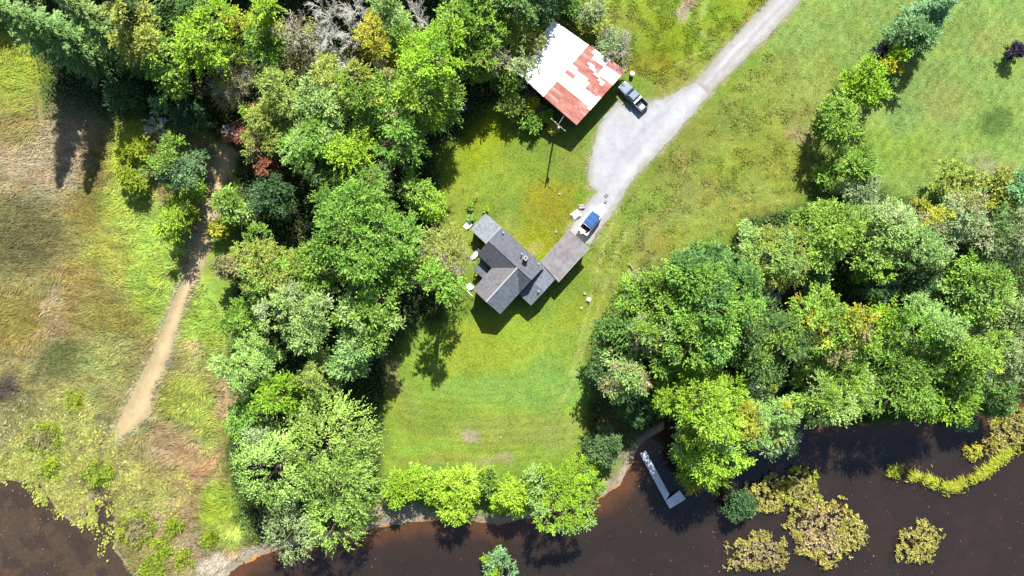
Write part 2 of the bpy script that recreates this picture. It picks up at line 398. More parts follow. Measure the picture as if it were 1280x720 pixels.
# ------------------------------------------------------------------ ground sheet, drive, road, path, water
def axis(lo, hi, step):
    a = np.arange(lo, hi + step / 2, step)
    g = []; d = step
    while sum(g) < 520: d *= 1.35; g.append(d)
    e = np.cumsum(g)
    return np.concatenate([(lo - e)[::-1], a, hi + e])
def make_ground():
    xs = axis(-98, 98, .27); ys = axis(-58, 58, .27)
    X, Y = np.meshgrid(xs, ys)
    x, y = X.ravel(), Y.ravel()
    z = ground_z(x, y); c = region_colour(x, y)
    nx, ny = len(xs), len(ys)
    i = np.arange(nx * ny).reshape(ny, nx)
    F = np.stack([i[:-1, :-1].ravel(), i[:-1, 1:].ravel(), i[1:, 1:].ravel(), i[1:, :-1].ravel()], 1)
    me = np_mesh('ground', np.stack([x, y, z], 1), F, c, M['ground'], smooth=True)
    tag(link('ground', me), 'ground of lawn, meadow, marsh and woodland floor', None, kind='structure')
make_ground()

def ragged(poly, step=.35, amp=.22, seed=0):
    """outline in metres with a worn, uneven edge"""
    pts = [W(*p) for p in poly]; out = []
    n = len(pts)
    for i in range(n):
        a, b = pts[i], pts[(i + 1) % n]
        m = max(1, int(np.linalg.norm(b - a) / step))
        for j in range(m):
            p = a + (b - a) * j / m; nrm = np.array([b[1] - a[1], a[0] - b[0]]); nrm /= np.linalg.norm(nrm) + 1e-9
            xx = np.array([p[0]]); yy = np.array([p[1]])
            d = (fbm(xx / .7, yy / .7, 81 + seed, 4)[0] - .5) * 2 * amp + (fbm(xx / 3, yy / 3, 83 + seed, 2)[0] - .5) * 2 * amp
            out.append(p + nrm * d)
    return out
from mathutils.geometry import delaunay_2d_cdt
def sheet(name, poly, z, look, material, label, amp=.22, seed=0, tracks=()):
    pts = ragged(poly, amp=amp, seed=seed); n = len(pts)
    arr = np.array(pts); lo, hi = arr.min(0), arr.max(0)
    gx, gy = np.meshgrid(np.arange(lo[0], hi[0], .3), np.arange(lo[1], hi[1], .3)); g = np.stack([gx.ravel(), gy.ravel()], 1)
    g += np.random.default_rng(seed).normal(0, .05, g.shape)
    g = g[sdf(g[:, 0], g[:, 1], pts) > .12]
    vs = [Vector(p) for p in pts] + [Vector(p) for p in g]
    r = delaunay_2d_cdt(vs, [(k, (k + 1) % n) for k in range(n)], [], 1, 1e-5)
    V = np.array([(v.x, v.y, z) for v in r[0]]); F = []
    for f in r[2]:
        a, b, c = (V[k] for k in f[:3]); cr = (b[0] - a[0]) * (c[1] - a[1]) - (b[1] - a[1]) * (c[0] - a[0])
        F.append(f[:3] if cr > 0 else f[:3][::-1])
    x, y = V[:, 0], V[:, 1]; px, py = 640 + x / K, 360 - y / K
    col = np.tile(alb(look), (len(V), 1))
    m = (.84 + .32 * fbm(x / 2.6, y / 2.6, 201 + seed, 4)) * (.90 + .20 * fbm(x / .6, y / .6, 205 + seed, 3))
    for tp, wd, k in tracks:
        d = seg_dist(px + 3 * (fbm(x / 2, y / 2, 207, 2) - .5), py + 3 * (fbm(x / 2, y / 2, 209, 2) - .5), tp, False)
        m *= 1 + k * (1 - sstep(wd * .4, wd * 1.4, d)) * (.4 + .6 * fbm(x / 1.5, y / 1.5, 211, 3))
    edge = sdf(px, py, poly); e = (1 - sstep(0, 9, edge + 8 * (fbm(x / .9, y / .9, 213, 3) - .5)))[:, None]
    col = col * m[:, None]; col = col * (1 - .45 * e) + .45 * e * alb((178, 172, 130))
    me = np_mesh(name, V, np.array(F), col, material)
    return tag(link(name, me), label, None, kind='structure')

def surface_mat(name, cols, scales, bump):
    """mineral surface: three colours mixed by noises of two sizes"""
    m = bpy.data.materials.new(name); m.use_nodes = True
    nt = m.node_tree; b = nt.nodes['Principled BSDF']; b.inputs['Roughness'].default_value = .95; b.inputs['Specular IOR Level'].default_value = .1
    tc = nt.nodes.new('ShaderNodeTexCoord'); prev = None
    for i, sc in enumerate(scales):
        n = nt.nodes.new('ShaderNodeTexNoise'); n.inputs['Scale'].default_value = sc; n.inputs['Detail'].default_value = 6; n.inputs['Roughness'].default_value = .6
        nt.links.new(tc.outputs['Object'], n.inputs['Vector'])
        r = nt.nodes.new('ShaderNodeMapRange'); r.inputs[1].default_value = .38; r.inputs[2].default_value = .62
        nt.links.new(n.outputs['Fac'], r.inputs[0])
        x = nt.nodes.new('ShaderNodeMix'); x.data_type = 'RGBA'
        nt.links.new(r.outputs[0], x.inputs[0])
        if prev is None: x.inputs[6].default_value = (*cols[0], 1)
        else: nt.links.new(prev, x.inputs[6])
        x.inputs[7].default_value = (*cols[i + 1], 1); prev = x.outputs[2]
        if i == 0 and len(scales) > 1: pass
    n = nt.nodes.new('ShaderNodeTexNoise'); n.inputs['Scale'].default_value = 9; n.inputs['Detail'].default_value = 8
    nt.links.new(tc.outputs['Object'], n.inputs['Vector'])
    r = nt.nodes.new('ShaderNodeMapRange'); r.inputs[1].default_value = .3; r.inputs[2].default_value = .7; r.inputs[3].default_value = .82; r.inputs[4].default_value = 1.16
    nt.links.new(n.outputs['Fac'], r.inputs[0])
    x = nt.nodes.new('ShaderNodeMix'); x.data_type = 'RGBA'; x.blend_type = 'MULTIPLY'; x.inputs[0].default_value = 1
    nt.links.new(prev, x.inputs[6]); nt.links.new(r.outputs[0], x.inputs[7]); nt.links.new(x.outputs[2], b.inputs['Base Color'])
    bp = nt.nodes.new('ShaderNodeBump'); bp.inputs['Strength'].default_value = .5; bp.inputs['Distance'].default_value = bump
    nt.links.new(n.outputs['Fac'], bp.inputs['Height']); nt.links.new(bp.outputs[0], b.inputs['Normal'])
    return m
M['mineral'] = attr_mat('gravel_and_dirt', fine=[(3.5, .90, 1.10, (1, 1, 1)), (13, .84, 1.16, (1, 1, 1))], bump=(11, .5, .03))
sheet('gravel_drive', DRIVE, .030, (228, 229, 233), M['mineral'], 'pale gravel drive widening beside the barn', .34, 1,
      [([(884, 106), (850, 140), (815, 178), (780, 222), (757, 262), (742, 285)], 4, .10), ([(870, 104), (838, 132), (800, 166), (768, 208), (750, 250)], 3.5, -.10), ([(820, 140), (800, 150), (790, 175)], 6, .08), ([(760, 170), (775, 190), (765, 225)], 5, -.07), ([(798, 135), (805, 150), (800, 190)], 3, -.08)])
sheet('road', ROAD, .034, (222, 219, 218), M['mineral'], 'narrow worn pale road running up from the gravel drive', .2, 2,
      [([(880, 106), (915, 66), (950, 30), (985, -8)], 2.6, .16), ([(888, 108), (925, 72), (960, 32), (992, -4)], 2.0, .10), ([(884, 107), (920, 69), (955, 31), (989, -6)], 1.4, -.14), ([(900, 84), (918, 64), (934, 50)], 2.4, .2)])
sheet('dirt_path', PATH, .030, (238, 213, 163), M['mineral'], 'bare dirt path through the marsh grass', .5, 3,
      [([(284, 190), (262, 280), (230, 370), (200, 450), (175, 515), (142, 556)], 3, .12), ([(276, 190), (254, 280), (220, 372), (190, 450), (165, 510)], 2.5, -.14), ([(292, 195), (272, 270), (250, 330), (232, 400), (208, 470)], 3, -.16)])

def water_mat():
    m = bpy.data.materials.new('brown_water'); m.use_nodes = True
    nt = m.node_tree; L = nt.links; out = nt.nodes['Material Output']; nt.nodes.remove(nt.nodes['Principled BSDF'])
    t = nt.nodes.new('ShaderNodeBsdfTransparent'); t.inputs[0].default_value = (.75, .66, .56, 1)
    d = nt.nodes.new('ShaderNodeBsdfDiffuse'); d.inputs[0].default_value = (.034, .026, .021, 1)
    g = nt.nodes.new('ShaderNodeBsdfGlossy'); g.inputs['Roughness'].default_value = .04; g.inputs[0].default_value = (1, 1, 1, 1)
    mx = nt.nodes.new('ShaderNodeMixShader'); mx.inputs[0].default_value = .35
    L.new(t.outputs[0], mx.inputs[1]); L.new(d.outputs[0], mx.inputs[2])
    fr = nt.nodes.new('ShaderNodeFresnel'); fr.inputs[0].default_value = 1.42
    m2 = nt.nodes.new('ShaderNodeMixShader'); L.new(fr.outputs[0], m2.inputs[0]); L.new(mx.outputs[0], m2.inputs[1]); L.new(g.outputs[0], m2.inputs[2])
    tc = nt.nodes.new('ShaderNodeTexCoord'); n = nt.nodes.new('ShaderNodeTexNoise'); n.inputs['Scale'].default_value = 1.6; n.inputs['Detail'].default_value = 4
    L.new(tc.outputs['Object'], n.inputs['Vector'])
    bp = nt.nodes.new('ShaderNodeBump'); bp.inputs['Strength'].default_value = .15; bp.inputs['Distance'].default_value = .05
    L.new(n.outputs['Fac'], bp.inputs['Height']); L.new(bp.outputs[0], g.inputs['Normal'])
    L.new(m2.outputs[0], out.inputs['Surface']); return m
M['water'] = water_mat()
WZ = -.35
me = np_mesh('water', np.array([(-600, -600, WZ), (600, -600, WZ), (600, -19.2, WZ), (-600, -19.2, WZ)]), np.array([[0, 1, 2, 3]]), None, M['water'])
tag(link('water', me), 'still brown water of the river and the marsh pool', None, kind='structure')

# ------------------------------------------------------------------ foliage
KL = 1.25
def unit(v): return v / (np.linalg.norm(v, axis=-1, keepdims=True) + 1e-9)

def leaf_quads(P, D, N, L, Wd):
    S = unit(np.cross(D, N)); L = np.asarray(L)[:, None]; Wd = np.asarray(Wd)[:, None]
    a = P; b = P + D * L * .5 + S * Wd * .5 + N * Wd * .12; c = P + D * L - N * L * .10; d = P + D * L * .5 - S * Wd * .5 + N * Wd * .12
    n = len(P); V = np.stack([a, b, c, d], 1).reshape(-1, 3)
    return V, np.arange(n * 4).reshape(n, 4)

PAL = {  # looks of sunlit leaves
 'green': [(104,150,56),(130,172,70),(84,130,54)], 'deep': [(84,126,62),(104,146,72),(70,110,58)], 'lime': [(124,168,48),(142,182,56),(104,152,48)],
 'pale': [(128,168,90),(142,182,104),(108,150,76)], 'olive': [(130,154,70),(146,168,82),(108,136,60)], 'willow': [(130,176,80),(150,188,98),(108,152,66)],
 'silver': [(134,164,110),(150,176,128),(112,146,92)], 'spruce': [(112,152,84),(134,170,100),(86,126,74)], 'bluegreen': [(104,150,98),(122,164,112),(86,132,84)],
 'gold': [(146,166,54),(158,160,62),(128,152,54)], 'rust': [(128,112,76),(118,128,66),(140,104,80)], 'red': [(160,86,72),(146,100,76),(138,84,68)],
 'tan': [(152,142,104),(140,134,92),(134,144,86)], 'purple': [(66,52,76),(78,60,86),(56,46,66)], 'ashen': [(134,138,104),(124,136,90),(148,144,124)],
 'button': [(164,150,78),(168,142,92),(144,146,68)], 'brownbutton': [(168,140,110),(158,128,102),(170,150,98)], 'sedge': [(126,156,44),(142,168,52),(106,140,40)],
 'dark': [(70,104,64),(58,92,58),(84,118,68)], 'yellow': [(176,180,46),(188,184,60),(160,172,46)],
}
def palette(kind, n, rng, light):
    p = np.array([alb((min(255, c[0] * (1.11 if c[1] > c[0] else .97)), min(255, c[1] * 1.025), c[2]), KL) for c in PAL[kind]])
    t = rng.random((n, 1)); k = rng.integers(0, 3, n); k2 = rng.integers(0, 3, n)
    return (p[k] * t + p[k2] * (1 - t)) * light[:, None]

def spray_leaves(P, A, rng, nt, nl, lt, L, Wd, flat=.75, spread=.8, droop=0.0):
    """twigs diverging from each point P about the axis A, leaves along every twig"""
    n = len(P)
    A2 = np.repeat(A, nt, 0); P2 = np.repeat(P, nt, 0)
    T = A2 * .75 + rng.normal(0, 1, A2.shape) * spread * .6
    T[:, 2] *= flat; T = unit(T)
    ln = lt * (.6 + .8 * rng.random(len(P2)))
    s = np.tile(np.linspace(.15, 1, nl), len(P2)) + rng.normal(0, .05, nl * len(P2))
    T3 = np.repeat(T, nl, 0); P3 = np.repeat(P2, nl, 0); l3 = np.repeat(ln, nl)
    Q = P3 + T3 * (s * l3)[:, None]; Q[:, 2] -= droop * l3 * s * s
    side = unit(np.cross(T3, [0, 0, 1.0])); sg = np.where(rng.random(len(Q)) < .5, -1, 1)[:, None]
    D = T3 * (.55 + .5 * s[:, None]) + side * sg * (.9 - .6 * s[:, None]) + rng.normal(0, .25, Q.shape)
    D[:, 2] -= droop * 1.2 * s; D = unit(D)
    N = np.array([0, 0, 1.0]) * .9 + np.repeat(np.repeat(A, nt, 0), nl, 0) * .45 + rng.normal(0, .45, Q.shape); N = unit(N)
    k = len(Q)
    V, F = leaf_quads(Q, D, N, L * (.7 + .6 * rng.random(k)), Wd * (.7 + .6 * rng.random(k)))
    return V, F, np.repeat(np.arange(n), nt * nl)

def crown_broad(R, zb, zt, rng, kind, o):
    nl = max(4, int(4 + R * 1.1)); ctr = []
    for i in range(nl):
        a = rng.random() * 6.283; r = R * .76 * math.sqrt((i + .4) / nl) * rng.uniform(.85, 1.1)
        a = i * 2.4 + rng.normal(0, .35)
        rl = R * rng.uniform(.24, .42)
        z = zb + (zt - zb) * (.52 + .34 * (1 - (r / R) ** 2) + rng.normal(0, .13)) - rl * .1
        ctr.append((math.cos(a) * r, math.sin(a) * r, z, rl, rl * rng.uniform(.65, .95)))
    low = int(nl * .6)
    for i in range(low):
        a = rng.random() * 6.283; r = R * rng.uniform(.5, .8); rl = R * rng.uniform(.2, .34)
        ctr.append((math.cos(a) * r, math.sin(a) * r, zb + (zt - zb) * rng.uniform(.12, .42), rl, rl * .7))
    ctr = np.array(ctr)
    Ps = []; As = []; Bs = []
    dens = o.get('dens', 1.0); o = dict(o); o['lt'] = min(o.get('lt', 1.0), .36 * R + .1); o['L'] = min(o.get('L', .36), .20 * R + .06); o['W'] = min(o.get('W', .20), .12 * R + .03)
    if R < 1.2: dens *= 2.2
    for i, c in enumerate(ctr):
        m = int(2 * math.pi * c[3] ** 2 * dens * 1.45) + 4
        d = unit(rng.normal(0, 1, (m, 3))); d[:, 2] = np.where(d[:, 2] < -.25, -d[:, 2], d[:, 2])
        rad = .72 + .3 * rng.random((m, 1))
        p = c[:3] + d * np.array([c[3], c[3], c[4]]) * rad
        q = (p[:, None, :] - ctr[None, :, :3]) / np.stack([ctr[:, 3], ctr[:, 3], ctr[:, 4]], 1)[None]
        q = np.linalg.norm(q, axis=2); q[:, i] = 9
        keep = (q.min(1) > .70) | (rng.random(m) < .10)
        p = p[keep]; d = d[keep]
        Ps.append(p); As.append(unit(d + .35 * unit(p - np.array([0, 0, zb + .3 * (zt - zb)])) + [0, 0, .15])); Bs.append(np.full(len(p), rng.uniform(.84, 1.16)))
    P = np.concatenate(Ps); A = np.concatenate(As); B = np.concatenate(Bs)
    # gaps between limbs, and fingers of foliage reaching out of the outline
    s0 = rng.random() * 90
    g = vnoise(P[:, 0] * .62 + P[:, 2] * .3 + s0, P[:, 1] * .62 - P[:, 2] * .3 + s0, 161) * .7 + vnoise(P[:, 0] * 1.5 + s0, P[:, 1] * 1.5 + P[:, 2], 163) * .3
    keep = g > .30 + o.get('gap', 0); P, A, B = P[keep], A[keep], B[keep]
    f = vnoise(np.arctan2(P[:, 1], P[:, 0]) * 3.2 + s0, P[:, 2] * .45, 165); rr_ = np.hypot(P[:, 0], P[:, 1]) / R
    P[:, :2] *= (1 + .30 * (f - .48) * sstep(.3, .9, rr_))[:, None]
    V, F, ci = spray_leaves(P, A, rng, o.get('nt', 7), o.get('nl', 7), o.get('lt', 1.0), o.get('L', .31), o.get('W', .165), o.get('flat', .75), o.get('spread', .8), o.get('droop', .12))
    cl = B * rng.uniform(.74, 1.18, len(P))
    light = cl[ci] * rng.uniform(.82, 1.18, len(F))
    C = palette(kind, len(F), rng, light)
    if 'mix' in o:                      # clumps of another colour
        for k2, share in o['mix']:
            q = vnoise(P[:, 0] * .45 + 31 * rng.random(), P[:, 1] * .45 + P[:, 2] * .2, int(rng.integers(999)))
            sel = (q < np.quantile(q, share))[ci]
            C[sel] = palette(k2, int(sel.sum()), rng, light[sel])
    return V, F, C, ctr

def crown_willow(R, zb, zt, rng, kind, o):
    n = int(R * R * 5.2); a = rng.random(n) * 6.283; r = R * np.sqrt(rng.random(n)) * .86
    hum = vnoise(np.cos(a) * r / 2.2 + 50, np.sin(a) * r / 2.2 + 9, int(rng.integers(999)))
    z = zb + (zt - zb) * (.38 + .52 * np.sqrt(np.clip(1 - (r / R) ** 2, 0, 1)) + .34 * (hum - .5))
    P = np.stack([np.cos(a) * r, np.sin(a) * r, z], 1)
    ta = a + rng.normal(0, .55, n)
    A = unit(np.stack([np.cos(ta), np.sin(ta), .25 + .2 * rng.random(n) - .5 * (r / R)], 1))
    V, F, ci = spray_leaves(P, A, rng, 3, 9, o.get('lt', 1.9), .42, .15, .9, .38, o.get('droop', .45))
    cl = rng.uniform(.72, 1.25, n) * (.75 + .5 * hum)
    C = palette(kind, len(F), rng, cl[ci] * rng.uniform(.85, 1.15, len(F)))
    ctr = np.array([(math.cos(i * 1.05) * R * .5, math.sin(i * 1.05) * R * .5, zb + (zt - zb) * .6, R * .3, R * .3) for i in range(6)])
    return V, F, C, ctr

def crown_spruce(R, zb, zt, rng, kind, o):
    Ps = []; Ds = []; Ts = []; lens = []
    nlay = int((zt - zb) / .85)
    for i in range(nlay):
        t = i / nlay; rr = R * (1 - t) ** .85 * rng.uniform(.85, 1.1) + .15
        nb = max(4, int(5 + 4 * (1 - t))); a0 = rng.random() * 6.28
        for j in range(nb):
            a = a0 + j * 6.283 / nb + rng.normal(0, .12); L = rr * rng.uniform(.8, 1.12)
            Ps.append((0, 0, zb + (zt - zb) * t)); Ds.append((math.cos(a), math.sin(a), .12 - .42 * (1 - t))); lens.append(L)
    P = np.array(Ps); D = unit(np.array(Ds)); ln = np.array(lens); nb = len(P)
    ns = 8
    s = np.tile(np.linspace(.2, 1, ns), nb); P2 = np.repeat(P, ns, 0); D2 = np.repeat(D, ns, 0); l2 = np.repeat(ln, ns)
    Q = P2 + D2 * (s * l2)[:, None]; Q[:, 2] += .18 * l2 * s * s
    VV = []; FF = []; CC = []; off = 0
    cl = np.repeat(rng.uniform(.7, 1.28, nb), ns)
    for sg in (-1, 1, 0):
        for rep in range(2 if sg else 1):
            side = unit(np.cross(D2, [0, 0, 1.0])) * sg
            D3 = unit(D2 * .8 + side * .75 + rng.normal(0, .16, Q.shape) + [0, 0, .05])
            N = unit(np.array([0, 0, 1.0]) + rng.normal(0, .35, Q.shape))
            L = np.clip((.40 + .75 * (1 - s)) * l2 ** .5 * .62, .35, 1.3) * rng.uniform(.75, 1.3, len(Q))
            V, F = leaf_quads(Q + rng.normal(0, .07, Q.shape), D3, N, L, L * .30)
            VV.append(V); FF.append(F + off); off += len(V); CC.append(palette(kind, len(F), rng, cl * (.75 + .4 * s) ** 0 * rng.uniform(.82, 1.2, len(F))))
    return np.concatenate(VV), np.concatenate(FF), np.concatenate(CC), None

def crown_mat(R, h, rng, kind, o):
    """low floating thicket: many small leaf tufts inside an uneven outline"""
    sx, sy = o.get('sx', 1.0), o.get('sy', 1.0); n = int(R * R * sx * sy * 3.14 * 4.8)
    a = rng.random(n) * 6.283; r = np.sqrt(rng.random(n)); s0 = rng.random() * 90
    edge = .45 + .95 * fbm(np.cos(a) * 2.2 + s0, np.sin(a) * 2.2 + s0, 141, 4)
    x, y = np.cos(a) * r * R * sx * edge, np.sin(a) * r * R * sy * edge
    keep = fbm(x / .8 + s0, y / .8, 143, 3) > .27 + .20 * (r > .8); x, y, r = x[keep], y[keep], r[keep]; n = len(x)
    P = np.stack([x, y, rng.uniform(.05, .8, n) * h * (.5 + fbm(x / 1.2, y / 1.2 + s0, 145, 2)) * (1.15 - .6 * r)], 1)
    A = unit(np.stack([rng.normal(0, .25, n), rng.normal(0, .25, n), np.ones(n)], 1))
    V, F, ci = spray_leaves(P, A, rng, 5 if not o.get('lf') else 7, 3, .30 if not o.get('lf') else .55, .24 if not o.get('lf') else .42, .20 if not o.get('lf') else .10, .55 if not o.get('lf') else 1.1, 1.25, .1)
    cl = rng.uniform(.5, 1.3, n); C = palette(kind, len(F), rng, cl[ci] * rng.uniform(.8, 1.15, len(F)))
    if 'edge' in o:
        sel = ((r + .5 * (fbm(x / 1.6, y / 1.6 + s0, 147, 2) - .5)) > .66)[ci]
        C[sel] = palette(o['edge'], int(sel.sum()), rng, cl[ci][sel])
    return V, F, C, None

def tubes_np(segs, n=4):
    """segs: list of (p0, p1, r0, r1)"""
    a = np.array([s[0] for s in segs], float); b = np.array([s[1] for s in segs], float)
    r0 = np.array([s[2] for s in segs]); r1 = np.array([s[3] for s in segs])
    d = unit(b - a); u = unit(np.cross(d, np.where(np.abs(d[:, 2:3]) > .9, [[1., 0, 0]], [[0, 0, 1.]]))); v = np.cross(d, u)
    ang = np.arange(n) * 6.283185 / n
    ring = u[:, None] * np.cos(ang)[None, :, None] + v[:, None] * np.sin(ang)[None, :, None]
    A = a[:, None] + ring * r0[:, None, None]; B = b[:, None] + ring * r1[:, None, None]
    m = len(a); V = np.concatenate([A, B], 1).reshape(-1, 3)
    F = []
    base = np.arange(m) * 2 * n
    for j in range(n): F.append(np.stack([base + j, base + (j + 1) % n, base + n + (j + 1) % n, base + n + j], 1))
    return V, np.concatenate(F)

def wood(R, zb, zt, rng, ctr, base=-.4, rt=None):
    """trunk with limbs reaching into the crown"""
    rt = rt or .035 * zt ** .9 + .04
    segs = []; n = 5; top = zb + (zt - zb) * .6; p = np.array([0, 0, base]); 
    nodes = []
    for i in range(1, n + 1):
        q = np.array([rng.normal(0, .12), rng.normal(0, .12), base + (top - base) * i / n])
        segs.append((p, q, rt * (1 - .7 * (i - 1) / n) * (1.35 if i == 1 else 1), rt * (1 - .7 * i / n))); nodes.append(q); p = q
    if ctr is not None:
        for c in ctr:
            e = np.array(c[:3]); k = nodes[min(n - 1, max(1, int(n * (e[2] - base) / (top - base) * .62)))]
            m = (k + e) / 2 + np.array([0, 0, .12 * np.linalg.norm(e - k)]) + rng.normal(0, .15, 3)
            segs += [(k, m, rt * .42, rt * .26), (m, e, rt * .26, rt * .09)]
            for t in range(7):
                f = e + unit(rng.normal(0, 1, 3) + [0, 0, .4]) * c[3] * 1.02
                segs.append((e * .8 + m * .2, f, rt * .12, rt * .03))
    else:
        segs.append((p, np.array([0, 0, zt]), rt * .3, .02))
    return segs

def bare_segs(R, zb, zt, rng, n1=11):
    segs = []; H = zt; rt = .13
    segs += [((0, 0, -.4), (0, 0, H * .5), rt, rt * .7), ((0, 0, H * .5), (rng.normal(0, .2), rng.normal(0, .2), H * .85), rt * .7, rt * .3)]
    a0 = rng.random() * 6.28
    for i in range(n1):
        a = a0 + i * 2.4 + rng.normal(0, .3); z0 = H * rng.uniform(.45, .82); L = R * rng.uniform(.6, 1.05)
        p = np.array([0, 0, z0]); d = unit(np.array([math.cos(a), math.sin(a), rng.uniform(.45, 1.2)]))
        q = p + d * L * .55; q2 = p + d * L + [0, 0, .1 * L]
        segs += [(p, q, .06, .04), (q, q2, .04, .014)]
        for j in range(12):
            t = rng.uniform(.2, 1.0); b = p + (q2 - p) * t
            e = unit(d * 1.3 + rng.normal(0, .42, 3)); l2 = L * rng.uniform(.22, .45)
            c = b + e * l2; segs.append((b, c, .026, .012))
            for k in range(8):
                t2 = rng.uniform(.2, 1); b2 = b + (c - b) * t2; f = unit(e * 1.2 + rng.normal(0, .5, 3)) * l2 * rng.uniform(.3, .65)
                segs.append((b2, b2 + f, .019, .009))
    return segs

KINDS = {
 'broad': dict(), 'fine': dict(L=.28, W=.15, lt=.85, nt=7, dens=1.1), 'tuft': dict(L=.37, W=.18, lt=1.35, nt=8, nl=8, spread=.58, dens=.72, gap=.06),
 'thin': dict(L=.30, W=.14, lt=1.0, nt=4, dens=.75), 'low': dict(L=.32, W=.17, lt=.8, nt=6, dens=1.5), 'sedge': dict(L=.42, W=.08, lt=.5, nt=7, nl=4, dens=2.6, spread=1.0, flat=1.2, droop=.05),
 'pop': dict(L=.30, W=.24, lt=.42, nt=6, nl=4, dens=2.2, spread=1.1, droop=0),
}
TN = [0]
def plant(px, py, r, h, form, kind, name, label, cat='tree', group=None, **o):
    """px, py: where the middle of the crown is seen; r crown radius in photo pixels; h height in metres"""
    TN[0] += 1
    rng = np.random.default_rng(1000 + TN[0] * 7)
    hb = o.pop('hb', .12 if form == 'spruce' else .30) * h
    hc = hb + (h - hb) * .68
    x, y = W(px, py, hc)
    R = .92 * r * K * (CAMH - hc) / CAMH
    z = o.pop('z', None)
    if z is None: z = float(ground_z(np.array([x]), np.array([y]))[0])
    root = tag(empty(name, (x, y, z)), label, cat, group)
    low = h < 5.0
    if form == 'bare':
        segs = bare_segs(R, hb, h, rng, o.get('n1', 13))
        V, F = tubes_np(segs[:2], 7); link('trunk', np_mesh('trunk', V, F, None, M['greybark']), root)
        V, F = tubes_np(segs[2:], 3); link('bare_branches', np_mesh('bare_branches', V, F, None, M['greybark']), root)
        return root
    par = dict(KINDS.get(form, {})); par.update(o)
    if form == 'willow': V, F, C, ctr = crown_willow(R, hb, h, rng, kind, par)
    elif form == 'mat': V, F, C, ctr = crown_mat(R, h, rng, kind, par)
    elif form == 'spruce': V, F, C, ctr = crown_spruce(R, hb, h, rng, kind, par)
    else: V, F, C, ctr = crown_broad(R, hb, h, rng, kind, par)
    V[:, 2] = np.maximum(V[:, 2], .03)
    C = np.clip(C * rng.uniform(.88, 1.12) * np.array([rng.uniform(.92, 1.08), 1, rng.uniform(.9, 1.15)]), .003, .75)
    link('crown' if not low else 'foliage', np_mesh('crown' if not low else 'foliage', V, F, C, M['leaf']), root)
    segs = wood(R, hb, h, rng, ctr, rt=(.05 if low else None))
    if form == 'thin' : segs += bare_segs(R * .95, hb, h * .97, rng, 10)[2:]
    V, F = tubes_np(segs, 5)
    nm = 'stems' if low else 'trunk'
    link(nm, np_mesh(nm, V, F, None, M['twig'] if form == 'thin' else M['bark']), root)
    return root

